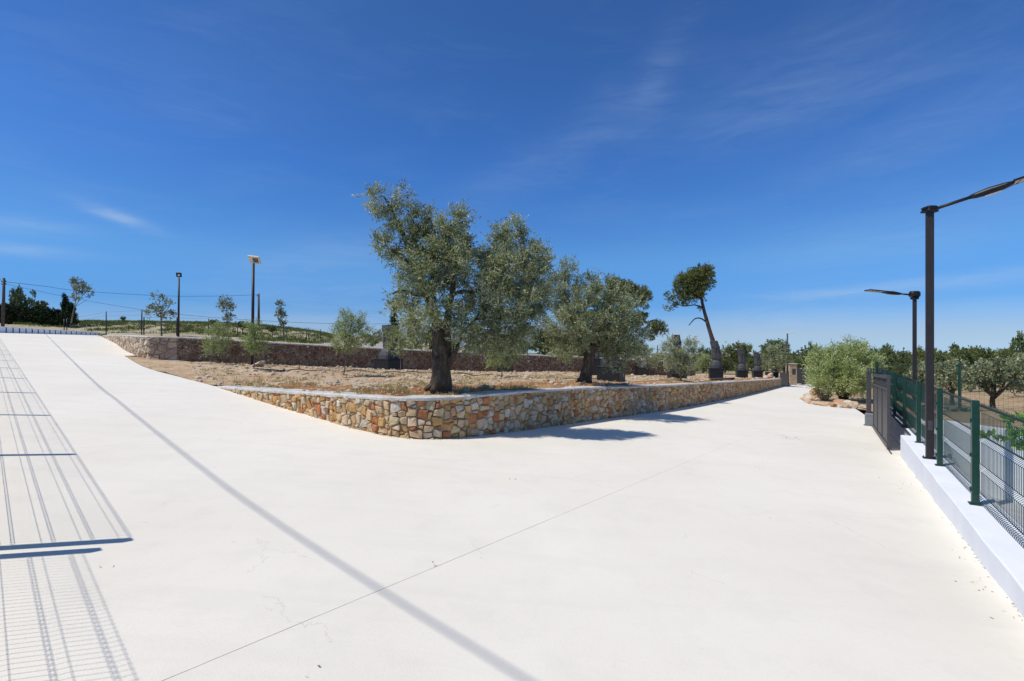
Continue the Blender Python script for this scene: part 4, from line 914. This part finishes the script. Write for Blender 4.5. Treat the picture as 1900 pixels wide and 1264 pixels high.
# bush by the road ----------------------------------------------------------
D = 26; o0 = P(1565, 737, D); root = empty('olive_bush', o0, 'large pale green many-stemmed olive bush in the rock-edged bed by the road', 'bush')
mb = MB()
for i, (a, b_) in enumerate([(1530, 690), (1550, 670), (1570, 660), (1595, 680), (1612, 700), (1540, 710), (1585, 700)]):
    limb(mb, [(1560 + i * 2, 741, D), ((1563 + a) / 2, (735 + b_) / 2, D), (a, b_ - 10, D)], .08, .02, 7, .1, i)
shift(mb, o0).build('stems', m_bark, root)
B3 = [pb(1525, 690, D, 24, 28), pb(1515, 668, D, 14, 18), pb(1545, 672, D, 26, 24), pb(1572, 662, D, 24, 20), pb(1600, 668, D, 24, 22), pb(1617, 690, D, 14, 26), pb(1590, 700, D, 32, 26, -.8), pb(1555, 700, D, 36, 28, -.8), pb(1565, 720, D, 32, 14, -.5), pb(1520, 712, D, 18, 12), pb(1605, 718, D, 18, 14),
      pb(1573, 646, D, 8, 12), pb(1548, 650, D, 9, 10), pb(1525, 656, D, 8, 10), pb(1603, 650, D, 8, 10), pb(1585, 645, D, 7, 9), pb(1560, 690, D, 50, 32, .8)]
crown(13, B3, 3600, 13, .13, .032, .38, L_oliveb, root, up=.75, spread=.45, shell=2.4, origin=o0)
# saplings ----------------------------------------------------------
def sapling(px, pyb, y, blobs, label, seed, n, L=.07, m=L_sap, trunk_top=None, tr=.025, group='young olive trees', w=.26, per=12, up=.6):
    o0 = P(px, pyb, y); root = empty('young_olive_tree', o0, label, 'tree', None); mb = MB(); bl = [pb(a, b, y, rx, ry) for a, b, rx, ry in blobs]
    tx, ty = blobs[0][0], blobs[0][1]
    limb(mb, [(px, pyb + 3, y), ((px * 2 + tx) / 3 + 1, (pyb * 2 + ty) / 3, y), (tx, ty, y), (tx + 2, ty - blobs[0][3] * .8, y)], tr, tr * .3, 7, .08, seed)
    rr_ = random.Random(seed)
    for a, b, rx, ry in blobs:
        for _ in range(2): limb(mb, [(px + (tx - px) * .55, pyb + (ty - pyb) * .55, y), ((px + a) / 2 + rr_.uniform(-3, 3), (ty + b) / 2 + 4, y), (a + rr_.uniform(-rx, rx) * .6, b - ry * .5, y + rr_.uniform(-.2, .2))], tr * .45, tr * .12, 5, 0, seed)
    shift(mb, o0).build('trunk', m_barky, root)
    crown(seed, bl, n, per, L, L * w, L * 3, m, root, up=up, spread=.6, shell=2.0, origin=o0); return root
sapling(389, 675, 22, [(402, 628, 22, 22), (392, 645, 16, 16), (415, 640, 16, 16), (400, 608, 12, 12)], 'rounded young olive in front of the stone wall, left of the tall floodlight pole', 31, 420, .085)
sapling(470, 688, 17.5, [(473, 630, 17, 22), (465, 648, 12, 14), (482, 645, 11, 14), (470, 608, 12, 12)], 'slim young olive directly in front of the tall floodlight pole', 32, 420, .07)
sapling(636, 700, 16, [(650, 618, 26, 24), (640, 640, 20, 20), (664, 596, 14, 16), (642, 588, 13, 14), (676, 630, 12, 20), (630, 620, 12, 18)], 'leafy young olive with a thin dark leaning trunk standing alone left of the first statue', 33, 1000, .062)
sapling(743, 690, 21, [(742, 632, 20, 18), (728, 620, 12, 14), (756, 640, 14, 16), (735, 650, 16, 8)], 'small young olive with a straight pale stem right beside the first statue', 34, 420, .075)
sapling(930, 702, 17.5, [(932, 655, 26, 20), (915, 668, 16, 14), (950, 666, 14, 16), (930, 678, 16, 8), (940, 640, 20, 14)], 'low bushy young olive under the right crown mass of the big olive', 35, 700, .068)
sapling(1050, 692, 27, [(1050, 660, 16, 14), (1038, 652, 12, 10), (1062, 650, 12, 12)], 'pale green sapling under the left side of the second olive', 36, 260, .1)
sapling(1263, 708, 20, [(1262, 668, 20, 22), (1245, 650, 14, 18), (1280, 655, 14, 22), (1284, 640, 8, 12), (1250, 680, 16, 12), (1275, 682, 18, 12), (1238, 640, 8, 12)], 'dense grey-green young olive in front of the statue right of the pine boughs', 37, 950, .075, L_olive)
sapling(1205, 696, 33, [(1205, 664, 22, 18), (1190, 650, 12, 16), (1222, 672, 16, 14)], 'soft grey-green young olive behind the pointed low bust', 38, 520, .1, L_olive)
sapling(1310, 695, 34, [(1308, 670, 14, 14), (1298, 680, 10, 10), (1318, 676, 8, 12)], 'bright green small tree just left of the leaning pine foot', 39, 260, .11)
sapling(1432, 694, 43, [(1436, 664, 20, 18), (1424, 672, 14, 14), (1450, 672, 12, 14), (1438, 648, 14, 8)], 'round grey-green olive growing from the black planter near the far gate', 40, 520, .13, L_olive)
# sparse young trees on the hillside
def sparse_tree(px, pyb, y, stems, blobs, label, seed, n, L=.16):
    o0 = P(px, pyb, y); root = empty('young_tree', o0, label, 'tree'); mb = MB()
    for i, s_ in enumerate(stems): limb(mb, [(a, b, y) for a, b in s_], .07 if i == 0 else .03, .012, 6, 0, seed + i)
    shift(mb, o0).build('trunk', m_barky, root)
    crown(seed, [pb(a, b, y, rx, ry) for a, b, rx, ry in blobs], n, 6, L, L * .55, L * 1.6, L_young, root, up=.3, spread=.9, shell=1.8, origin=o0)
sparse_tree(133, 596, 48, [[(132, 600), (137, 575), (141, 555), (143, 530)], [(138, 572), (150, 553), (163, 540)], [(140, 560), (135, 535), (132, 522)], [(138, 570), (152, 562), (162, 556)]],
            [(140, 522, 12, 7), (131, 520, 5, 5), (150, 533, 14, 10), (163, 538, 9, 8), (142, 548, 9, 10), (160, 555, 6, 3)], 'leaning slender tree with a sparse light crown at the end of the dark hedge', 51, 330, .14)
sparse_tree(300, 624, 36, [[(300, 628), (299, 600), (298, 575), (294, 550)], [(299, 590), (310, 575), (318, 562)], [(299, 590), (285, 575), (278, 565)]],
            [(294, 550, 13, 8), (280, 563, 8, 6), (312, 562, 10, 8), (298, 578, 22, 14), (275, 585, 8, 8), (314, 585, 8, 10)], 'sparse young tree with a greener tuft on top, left of the small floodlight pole', 52, 300, .12)
sparse_tree(421, 606, 52, [[(421, 612), (421, 590), (420, 570), (418, 555)], [(421, 592), (432, 575)], [(421, 590), (410, 575)]],
            [(419, 560, 9, 9), (430, 570, 9, 9), (411, 572, 8, 10), (424, 588, 12, 8)], 'sparse young tree midway between the two floodlight poles', 53, 230, .17)
sparse_tree(525, 632, 38, [[(526, 634), (526, 610), (523, 590), (521, 565)], [(525, 605), (531, 590)], [(524, 600), (515, 588)]],
            [(520, 567, 6, 8), (518, 582, 7, 9), (526, 586, 6, 10), (525, 600, 7, 6)], 'very slender sparse tree right of the thin grey utility pole', 54, 170, .13)
# pines ----------------------------------------------------------
def pine(px, pyb, y, stems, blobs, label, seed, n, L=.22, name='pine_tree', m=L_pine, w=.30, bark=m_barkp, per=14, shell=2.6, up=.6, cat='tree'):
    o0 = P(px, pyb, y); root = empty(name, o0, label, cat); mb = MB(); k = y / F
    for i, (s_, r0, r1) in enumerate(stems): limb(mb, [(a, b, y) for a, b in s_], r0 * k, r1 * k, 9, .1, seed + i)
    shift(mb, o0).build('trunk', bark, root)
    crown(seed, [pb(a, b, y, rx, ry) for a, b, rx, ry in blobs], n, per, L, L * w, L * 1.3, m, root, up=up, spread=.9, shell=shell, origin=o0, tuft=.2, stray=L * 1.2); return root
pine(1336, 690, 45, [([(1338, 694), (1330, 655), (1322, 630), (1313, 600), (1306, 575), (1301, 550), (1297, 520)], 5.2, 2), ([(1311, 598), (1300, 591), (1289, 592), (1278, 604)], 1.6, .8), ([(1302, 570), (1288, 566), (1268, 568), (1250, 560), (1238, 552)], 1.5, .5),
                     ([(1302, 556), (1290, 548), (1275, 535), (1262, 520)], 1.8, .5), ([(1301, 552), (1308, 540), (1315, 525)], 1.5, .5), ([(1299, 535), (1302, 515), (1308, 500)], 1.5, .5)],
     [(1300, 506, 22, 11), (1312, 502, 12, 9), (1281, 516, 24, 12), (1266, 528, 16, 13), (1290, 530, 24, 14), (1264, 549, 15, 13), (1280, 548, 18, 12), (1296, 545, 12, 10), (1312, 520, 12, 16), (1322, 528, 6, 4), (1237, 548, 6, 5), (1246, 556, 8, 4), (1262, 566, 14, 4), (1238, 577, 7, 4), (1310, 560, 3, 5), (1300, 576, 3, 4)],
     'tall leaning pine with a bare curved trunk and a dense crown swept to the left', 61, 2700, .14)
pine(1150, 690, 40, [([(1160, 690), (1165, 640), (1160, 600), (1150, 560), (1140, 535)], 5, 2), ([(1160, 600), (1180, 590), (1200, 598), (1215, 594), (1228, 600)], 2, 1), ([(1155, 575), (1180, 570), (1200, 560)], 2, .6)],
     [(1140, 526, 14, 9), (1165, 533, 16, 10), (1185, 545, 18, 12), (1198, 552, 9, 9), (1150, 545, 26, 14), (1180, 563, 14, 6), (1195, 570, 8, 3), (1190, 586, 14, 6), (1180, 595, 16, 9), (1215, 605, 16, 8), (1225, 612, 13, 8), (1208, 620, 8, 8), (1210, 632, 4, 4)],
     'large dark pine showing behind and to the right of the second olive', 62, 2600, .13)
pine(1370, 692, 70, [([(1372, 696), (1370, 670), (1368, 655)], 3, 1)], [(1358, 655, 20, 10), (1380, 653, 16, 12), (1368, 646, 20, 8), (1350, 668, 12, 10), (1375, 668, 22, 10)], 'rounded dark pine standing behind the row of statues', 63, 650, .26)
pine(1440, 690, 80, [([(1440, 696), (1440, 670), (1440, 650)], 3, 1)], [(1432, 645, 14, 10), (1448, 642, 14, 9), (1440, 655, 22, 12), (1422, 655, 10, 12), (1458, 655, 8, 10)], 'dark bushy tree behind the round olive near the far gate', 64, 650, .3, name='evergreen_tree', m=L_dark)
pine(1305, 695, 60, [([(1305, 700), (1305, 670)], 2, 1)], [(1305, 656, 8, 7), (1312, 664, 8, 10), (1300, 668, 9, 8)], 'small dark evergreen just left behind the leaning pine', 65, 250, .24, name='evergreen_tree', m=L_dark)
# cypresses
for i, (px, pt, pbm, w_, y, lab) in enumerate([(732, 562, 640, 8, 60, 'tall dark cypress seen above the first statue'), (764, 570, 640, 6.5, 64, 'narrower dark cypress between the first statue and the big olive trunk'), (121, 551, 600, 5, 62, 'narrow dark cypress beside the leaning slender tree'), (132, 568, 600, 7, 58, 'short stout cypress at the right end of the hedge')]):
    bl = []; n = 9
    for j in range(n):
        f = j / (n - 1); rw = w_ * (math.sin(math.pi * (.12 + .82 * (1 - f))) ** .7) * (1 - .45 * f); bl.append((px + math.sin(j * 2.3) * .6, pbm - (pbm - pt) * f, max(1.2, rw), (pbm - pt) / n * .9))
    pine(px, pbm + 2, y, [([(px, pbm + 4), (px, (pt + pbm) / 2), (px, pt + 4)], 1.3, .3)], bl, lab, 70 + i, 420, .2, 'cypress_tree', L_cyp, up=1.5, shell=3)
# background tree builder: prototype shapes copied
def proto(seed, kind):
    rr_ = random.Random(seed); bl = []
    for i in range(11): a = rr_.uniform(0, 6.28); q = rr_.uniform(.1, .75); bl.append((math.cos(a) * q, math.sin(a) * q, .95 + rr_.uniform(-.35, .4) * (1 - q * .5), rr_.uniform(.3, .5), rr_.uniform(.3, .5), rr_.uniform(.22, .38)))
    return bl
bgm = [('broadleaf_tree', L_mid), ('evergreen_tree', L_dark), ('olive_tree', L_olive), ('pine_tree', L_pine)]
protos = {}
def bgtree(px, pt, pbm, wpx, y, kind, label, seed, group=None, yz=None):
    nm, lm = bgm[kind]; b = P(px, pbm, y); H = (pbm - pt) * y / F; Wm = wpx / 2 * y / F; v = seed % 3
    key = (kind, v)
    if key not in protos:
        root = bpy.data.objects.new(nm, None); COL.objects.link(root); mb = MB()
        mb.tube([(0, 0, -.3), (.04, 0, .25), (0, .03, .5), (0, 0, .9)], [.075, .055, .045, .02], 7, .15)
        rr_ = random.Random(seed)
        for j in range(5): a = rr_.uniform(0, 6.28); mb.tube([(0, 0, .35), (math.cos(a) * .25, math.sin(a) * .25, .62), (math.cos(a) * .55, math.sin(a) * .55, .95)], [.035, .025, .01], 5)
        mb.build('trunk', m_bark, root); crown(100 + kind * 10 + v, proto(20 + kind * 5 + v, kind), 900, 9, .075, .038, .085, lm, root, up=.5, spread=.9, shell=2.8)
        protos[key] = root; r_ = root
    else: r_ = copy_tree(protos[key])
    r_.location = b; r_.scale = (Wm / 1.05, Wm / 1.05, H / 1.55); r_.rotation_euler.z = seed * 1.7; tag(r_, label, 'tree', group); return r_
BG = [(1845, 652, 764, 150, 14.2, 2, 'open-crowned olive tree with a forked trunk in the dry grove beyond the fence'),
      (1768, 664, 752, 100, 18, 2, 'olive tree just right of the near lamp pole beyond the fence'),
      (1908, 660, 745, 90, 22, 2, 'olive tree cut by the right edge of the photo beyond the fence'),
      (1889, 612, 720, 60, 48, 1, 'dark tall evergreen rising highest at the right edge'),
      (1640, 640, 715, 56, 60, 1, 'dark round tree rising behind the right side of the roadside bush'),
      (1672, 652, 715, 52, 45, 0, 'mid-green tree left of the far lamp pole'),
      (1722, 642, 715, 60, 62, 3, 'dark pine-green tree crown between the two lamp poles'),
      (1715, 660, 720, 50, 36, 0, 'mid-green bushy tree low between the two lamp poles'),
      (1775, 642, 712, 66, 66, 3, 'broad dark pine right of the near lamp pole'),
      (1820, 640, 712, 70, 74, 1, 'broad dark evergreen behind the open-crowned olive'),
      (1866, 641, 712, 60, 80, 3, 'dark pine left of the tall evergreen at the right edge'),
      (1712, 668, 745, 80, 22, 2, 'olive tree low between the two lamp poles beyond the fence'),
      (1670, 676, 742, 64, 25, 0, 'green bushy tree right behind the sliding gate'),
      (1800, 650, 730, 80, 30, 1, 'dark evergreen tree between the two nearest grove olives'),
      (1745, 655, 728, 70, 34, 0, 'mid-green tree filling the gap just right of the near lamp pole'),
      (1880, 652, 735, 80, 32, 2, 'grey-green olive tree between the open-crowned olive and the right edge'),
      (1508, 636, 705, 30, 75, 1, 'small dark pointed tree left of the roadside bush'),
      (1490, 652, 705, 40, 85, 0, 'mid-green tree behind the dark slatted gate'),
      (1530, 655, 712, 44, 70, 1, 'dark tree mostly hidden behind the left of the roadside bush'),
      (1590, 638, 712, 60, 72, 1, 'dark tree peeping over the top of the roadside bush'),
      (1345, 660, 700, 40, 52, 0, 'low mid-green tree between the leaning pine and the middle statue'),
      (1395, 664, 700, 34, 55, 0, 'low mid-green tree behind the two farthest statues'),
      (1415, 660, 700, 30, 66, 0, 'mid-green tree left of the round olive by the far gate'),
      (1330, 668, 700, 34, 58, 2, 'grey-green bushy tree behind the leaning pine trunk'),
      (1480, 664, 708, 30, 60, 1, 'dark tree beside the thin far lamp post'),
      (1455, 662, 704, 26, 70, 0, 'small mid-green tree left of the thin far lamp post'),
      (1230, 655, 700, 60, 50, 2, 'grey-green broad tree behind the statue right of the pine boughs'),
      (1100, 640, 690, 90, 50, 1, 'dark tree behind the second olive trunk'),
      (1010, 610, 675, 60, 62, 1, 'dark tree filling the gap between the two olives'),
      (838, 628, 666, 50, 44, 1, 'dark bushy tree behind the wall just right of the thick olive trunk'),
      (772, 632, 664, 46, 46, 0, 'mid-green bush behind the wall between statue and thick olive trunk'),
      (1045, 636, 672, 56, 50, 0, 'mid-green tree behind the wall left of the second olive trunk'),
      (915, 640, 668, 50, 46, 1, 'dark bush behind the wall beneath the right crown mass'),
      (880, 630, 668, 60, 64, 0, 'mid-green tree behind the wall right of the big olive trunk'),
      (960, 632, 672, 60, 58, 0, 'mid-green tree behind the wall under the right crown mass'),
      (690, 612, 652, 56, 46, 2, 'grey-green olive behind the wall left of the first statue'),
      (800, 590, 665, 50, 52, 1, 'dark tree directly behind the thick olive trunk'),
      (610, 632, 645, 36, 60, 0, 'low green shrub tree on the skyline left of the lone young olive'),
      (42, 530, 602, 46, 66, 0, 'feathery dark green tree rising above the hedge beside the utility pole'),
      (75, 558, 602, 36, 64, 0, 'lower dark green tree above the middle of the hedge'),
      (228, 586, 600, 10, 66, 0, 'tiny bush on the crest left of the sparse young tree'),
      (15, 562, 605, 40, 68, 1, 'dark tree at the left edge behind the hedge'),
      (400, 592, 612, 30, 60, 1, 'dark shrub behind the rounded young olive'),
      (450, 595, 618, 34, 58, 0, 'green shrub left of the tall floodlight pole'),
      (505, 604, 622, 26, 58, 1, 'dark green shrub right of the thin grey utility pole')]
for i, a in enumerate(BG): bgtree(a[0], a[1], a[2], a[3], a[4], a[5], a[6], i + 1)
# far wood as one mass
rng_ = np.random.default_rng(5); bl = []
for i in range(60):
    px = 1420 + i * 10 + rng_.uniform(-5, 5); y = 120 + rng_.uniform(-15, 25); bl.append(pb(px, 668 + rng_.uniform(-4, 3), y, rng_.uniform(12, 22), rng_.uniform(12, 17)))
for i in range(30):
    px = 1180 + i * 10; y = 115 + rng_.uniform(-15, 15); bl.append(pb(px, 676 + rng_.uniform(-4, 3), y, rng_.uniform(12, 20), rng_.uniform(10, 14)))
for i in range(26):
    px = 880 + i * 12; y = 100 + rng_.uniform(-10, 15); bl.append(pb(px, 648 + rng_.uniform(-4, 3), y, rng_.uniform(12, 20), rng_.uniform(8, 12)))
o = crown(80, bl, 9000, 7, .55, .3, .6, L_dark, None, 'woodland', up=.4, spread=.9, shell=3); o['kind'] = 'stuff'
bl = []
for i in range(46):
    px = 1610 + i * 5 + rng_.uniform(-6, 6); y = rng_.uniform(34, 48); bl.append(pb(px, 702 + rng_.uniform(-10, 6), y, rng_.uniform(9, 16), rng_.uniform(9, 15)))
for i in range(34):
    px = 1480 + i * 14 + rng_.uniform(-6, 6); y = rng_.uniform(75, 95); bl.append(pb(px, 680 + rng_.uniform(-8, 8), y, rng_.uniform(14, 22), rng_.uniform(14, 22)))
o = crown(82, bl, 6500, 8, .26, .13, .4, L_mid, None, 'undergrowth', up=.5, spread=.9, shell=3); o['kind'] = 'stuff'
# hedge
bl = []
for i in range(26):
    px = -40 + i * 6.8; y = 57 - i * .0; bl.append(pb(px, 585 + i * .35, y, 10, 19 - (max(0, i - 10)) * .35))
o0 = P(-40, 605, 57); root = empty('hedge', o0, 'long dark clipped conifer hedge at the upper left of the paved slope', 'hedge'); crown(81, bl, 5200, 11, .18, .08, .3, L_cyp, root, 'foliage', up=1.2, shell=3, origin=o0)
mb = MB()
for i in range(12): q = P(-30 + i * 14, 606, 57) - o0; mb.tube([q + Vector((0, 0, -.4)), q + Vector((0, 0, 1.4))], [.09, .05], 6)
mb.build('stems', m_bark, root)
# grass and ground cover ----------------------------------------------------------
def tufts(name, pts, m, L, seed, per=14, up=1.2, w=.10, spread=.45):
    rg = np.random.default_rng(seed); n = len(pts); A = np.array(pts); pos = np.repeat(A, per, axis=0) + rg.normal(size=(n * per, 3)) * np.array([L * .5, L * .5, 0]); d = rg.normal(size=(n * per, 3)) * spread + np.array([0, 0, up])
    o = leaves(rg, pos, d, L, L * w, np.repeat(rg.normal(size=n) * .2, per) + rg.uniform(.2, .8, n * per), name, m); o['kind'] = 'stuff'; return o
rg = random.Random(77); pts = []; pts2 = []
while len(pts) < 1500:
    u = rg.uniform(-.66, .56); y = 8.8 * (4.6 ** rg.random()); x = u * y
    if not inside((x, y), sp): continue
    nz = noise.noise(Vector((x * .35, y * .35, 2)))
    near = inside((x, y), op)
    if nz + (.12 if near else -.08) + rg.uniform(-.3, .2) > 0: pts.append((x, y, soilz(x, y) + .11 * noise.noise(Vector((x * 1.7, y * 1.7, 0))) - .01))
tufts('dry_grass', pts, L_grass, .10, 6, 14)
pts = []
for _ in range(9000):
    px = rg.uniform(-60, 620); y = rg.uniform(30, 76); q = P(px, 0, y)
    if not inside((q.x, q.y), hp): continue
    nz = noise.noise(Vector((q.x * .12, q.y * .12, 4)))
    if y > 57 + nz * 14 or nz > .45: pts.append((q.x, q.y, hillz(q.x, q.y) + .18 * noise.noise(Vector((q.x * .6, q.y * .6, 0)))))
tufts('green_grass', pts, L_ggrass, .34, 8, 12, w=.14, spread=.7)
pts = []
for _ in range(3500):
    x = rg.uniform(9, 60); y = rg.uniform(9, 60)
    if inside((x, y), gpoly) and noise.noise(Vector((x * .3, y * .3, 0))) > -.05: pts.append((x, y, grovef(x, y) + .05))
tufts('grove_grass', pts, L_grass, .10, 9, 10)
# pebbles scattered over the terrace soil
mb = MB(); ico = [(0, 0, 1), (.89, 0, .45), (.28, .85, .45), (-.72, .53, .45), (-.72, -.53, .45), (.28, -.85, .45), (.72, .53, -.45), (-.28, .85, -.45), (-.89, 0, -.45), (-.28, -.85, -.45), (.72, -.53, -.45), (0, 0, -1)]
icf = [(0, 1, 2), (0, 2, 3), (0, 3, 4), (0, 4, 5), (0, 5, 1), (1, 6, 2), (2, 7, 3), (3, 8, 4), (4, 9, 5), (5, 10, 1), (6, 7, 2), (7, 8, 3), (8, 9, 4), (9, 10, 5), (10, 6, 1), (11, 7, 6), (11, 8, 7), (11, 9, 8), (11, 10, 9), (11, 6, 10)]
n = 0
while n < 4200:
    u = rg.uniform(-.66, .56); y = 8.9 * (4.4 ** rg.random()); x = u * y
    if not inside((x, y), sp): continue
    s_ = (rg.uniform(.010, .035) if rg.random() < .93 else rg.uniform(.04, .075)) * (1 + y / 30); z = soilz(x, y) + .11 * noise.noise(Vector((x * 1.7, y * 1.7, 0))); c_ = rg.choice([(.55, .47, .36), (.6, .53, .43), (.42, .30, .2), (.48, .42, .33)])
    mb.add([(x + v[0] * s_ * rg.uniform(.7, 1.3), y + v[1] * s_ * rg.uniform(.7, 1.3), z + v[2] * s_ * .7) for v in ico], icf, False, c_); n += 1
tag(mb.build('pebbles', m_stone, None, None, True), kind='stuff')
# rocks
def rock_mesh(seed, col, sub=2):
    import bmesh
    bm = bmesh.new(); bmesh.ops.create_icosphere(bm, subdivisions=sub, radius=1)
    for v in bm.verts:
        n_ = noise.noise(v.co * 1.3 + Vector((seed, 0, 0))) * .5 + noise.noise(v.co * 3 + Vector((seed, 3, 0))) * .22; v.co *= 1 + n_; v.co.z *= .75
    me = bpy.data.meshes.new('rock'); bm.to_mesh(me); nf = len(bm.faces); bm.free(); a = me.attributes.new('tint', 'FLOAT_COLOR', 'FACE'); a.data.foreach_set('color', [q for _ in range(nf) for q in (*col, 1)]); me.materials.append(m_stone); return me
rms = [rock_mesh(i * 7.3, c_) for i, c_ in enumerate([(.62, .44, .28), (.60, .53, .42), (.55, .30, .17), (.66, .58, .46), (.58, .46, .32)])]
def rock(px, py, y, s_, me, label, group=None, scale=(1, 1, 1), z=None):
    o = bpy.data.objects.new('rock', me); COL.objects.link(o); q = P(px, py, y); o.location = q; o.scale = (s_ * scale[0], s_ * scale[1], s_ * scale[2]); o.rotation_euler = (rg.uniform(-.3, .3), rg.uniform(-.3, .3), rg.uniform(0, 6)); tag(o, label, 'rock', group); return o
bord = [(1494, 742), (1499, 747), (1506, 750), (1513, 751), (1520, 752), (1528, 753), (1536, 754), (1545, 755), (1553, 755.5), (1561, 756), (1570, 757), (1579, 757.5), (1588, 758), (1597, 759), (1604, 759.5)]
for i, (a, b_) in enumerate(bord):
    g = G(a, b_); o = rock(a, b_ - 2, g.y, rg.uniform(.14, .24), rms[i % 5], 'cream and orange rock in the front edging of the roadside bush bed', 'rocks edging the front of the bush bed', (1.2, 1, .8))
for i, (a, b_, y) in enumerate([(1505, 733, 26.5), (1512, 727, 27), (1519, 738, 26), (1524, 731, 27), (1502, 741, 25.8), (1510, 742, 25.6), (1530, 739, 26), (1536, 732, 27), (1500, 736, 26.4)]):
    rock(a, b_, y, rg.uniform(.17, .3), rms[(i * 2) % 5], 'orange rock piled at the left tip of the roadside bush bed', 'rocks heaped at the left of the bush bed', (1, 1, 1))
for i, (a, b_, y, s_) in enumerate([(1560, 748, 24.6, .32), (1572, 750, 24.2, .28), (1585, 752, 23.8, .25)]):
    rock(a, b_, y, s_, rms[(i + 2) % 5], ['largest orange boulder in the middle of the bed edging', 'second boulder right of the largest in the bed edging', 'pale boulder near the gate post in the bed edging'][i], None, (1.2, 1, .9))
q = P(662, 722, 10.9); o = rock(662, 721, 10.6, .10, rms[1], 'single pale flat rock lying on the orange soil behind the low wall', None, (1.6, 1, .6)); o.location.z = soilz(o.location.x, o.location.y) + .04
o = rock(477, 677, 20.5, .32, rms[3], 'pale white mound of rock beside the tall floodlight pole foot', None, (1.8, 1, .45)); o.location.z = soilz(o.location.x, o.location.y) + .03
for i, (a, b_) in enumerate([(1421, 701), (1427, 699), (1433, 702), (1430, 696)]): rock(a, b_, 40, .22, rms[(i + 1) % 5], 'grey rock in the little heap left of the far gate leaf', 'rock heap near the far gate')
mb = MB()
q = P(0, 0, 30)
a = P(1318, 706, 23.5); b_ = P(1362, 703.5, 27)
a.z = soilz(a.x, a.y) + .1; b_.z = soilz(b_.x, b_.y) + .1
mb.tube([(0, 0, 0), b_ - a], .06, 8); o = mb.build('timber_post', m_wood); o.location = a; tag(o, 'dark timber lying on the soil in front of the statue by the leaning pine', 'timber')
hose = []
for px_ in range(470, 1130, 12):
    yy = 18.0 + (px_ - 470) * .002 + .25 * math.sin(px_ * .02); xx = (px_ - 950) / F * yy; hose.append((xx, yy, soilz(xx, yy) + .11 * noise.noise(Vector((xx * 1.7, yy * 1.7, 0))) + .03))
mb = MB(); mb.tube([tuple(Vector(p) - Vector(hose[0])) for p in hose], .016, 6, caps=True); o = mb.build('irrigation_hose', m_black); o.location = hose[0]; tag(o, 'thin black irrigation hose lying across the soil past the young olives', 'hose')
# vine sprigs at the right edge
o0 = P(1930, 800, 6.2); root = empty('climbing_plant', o0, 'bright green leafy sprigs reaching in at the right edge through the fence', 'plant'); mb = MB(); vp = []; vd = []
for s_ in ([(1950, 800), (1915, 815), (1880, 812), (1845, 808), (1828, 806)], [(1950, 780), (1920, 790), (1895, 800), (1880, 798)], [(1950, 765), (1915, 770), (1890, 775), (1868, 778)], [(1950, 830), (1920, 830), (1900, 826), (1885, 822)]):
    pp = smooth_path([P(a, b_, 6.2 + .004 * (1900 - a)) for a, b_ in s_], 8); mb.tube([p - o0 for p in pp], .005, 5)
    for p in pp:
        for k in range(3): d = Vector((rg.uniform(-1, .4), rg.uniform(-.8, .8), rg.uniform(-.8, .5))).normalized(); vp.append(tuple(p - o0 + d * .01)); vd.append(tuple(d))
mb.build('stem', m_barky, root); rgn = np.random.default_rng(4)
leaves(rgn, np.array(vp), np.array(vd), .09, .058, rgn.uniform(0, 1, len(vp)), 'foliage', L_vine, root)
# wall light box in the sunken drive
mb = MB(); mb.box((0, 0, 0), (.03, .14, .10), Matrix.Rotation(.27, 3, 'Z'), .008); o = mb.build('wall_lamp', m_char); q = P(1757, 851, 9.5); o.location = (8.66, 9.72, -.75) ; tag(o, 'small dark box lamp on the pale wall of the sunken drive', 'wall lamp')
# litter on the paving
vp = []; vd = []
for cx, cy, n_, sp_ in [(1462, 812, 70, .2), (806, 1049, 4, .025), (1800, 1040, 9, .12), (1790, 1015, 6, .1), (1850, 1100, 14, .2), (1700, 905, 9, .2), (1500, 960, 3, .3), (600, 1245, 2, .15), (955, 890, 3, .02), (1700, 900, 8, .6), (300, 1100, 5, .8)]:
    g = G(cx, cy)
    for _ in range(n_): x = g.x + rg.gauss(0, sp_); y = g.y + rg.gauss(0, sp_); vp.append((x, y, zr(x, y) + .006)); vd.append((rg.uniform(-1, 1), rg.uniform(-1, 1), .08))
for _ in range(110):
    t_ = rg.uniform(-5, 8) ; q = rline(t_) - rn * abs(rg.gauss(0, .008 if rg.random() < .8 else .05)); 
    if noise.noise(Vector((t_ * 1.1, 9, 0))) > -.12: vp.append((q.x, q.y, zr(q.x, q.y) + .004)); vd.append((rg.uniform(-1, 1), rg.uniform(-1, 1), .1))
for _ in range(500):
    j = rg.randrange(2, len(lowpath) - 3); f = rg.random(); a = lowpath[j]; b_ = lowpath[j + 1]; x = a[0] + (b_[0] - a[0]) * f; y = a[1] + (b_[1] - a[1]) * f - abs(rg.gauss(.05, .05)); vp.append((x, y, zr(x, y) + .004)); vd.append((rg.uniform(-1, 1), rg.uniform(-1, 1), .1))
rgn = np.random.default_rng(9); o = leaves(rgn, np.array(vp), np.array(vd), .026, .008, rgn.uniform(0, 1, len(vp)), 'leaf_litter', L_litter); o['kind'] = 'stuff'
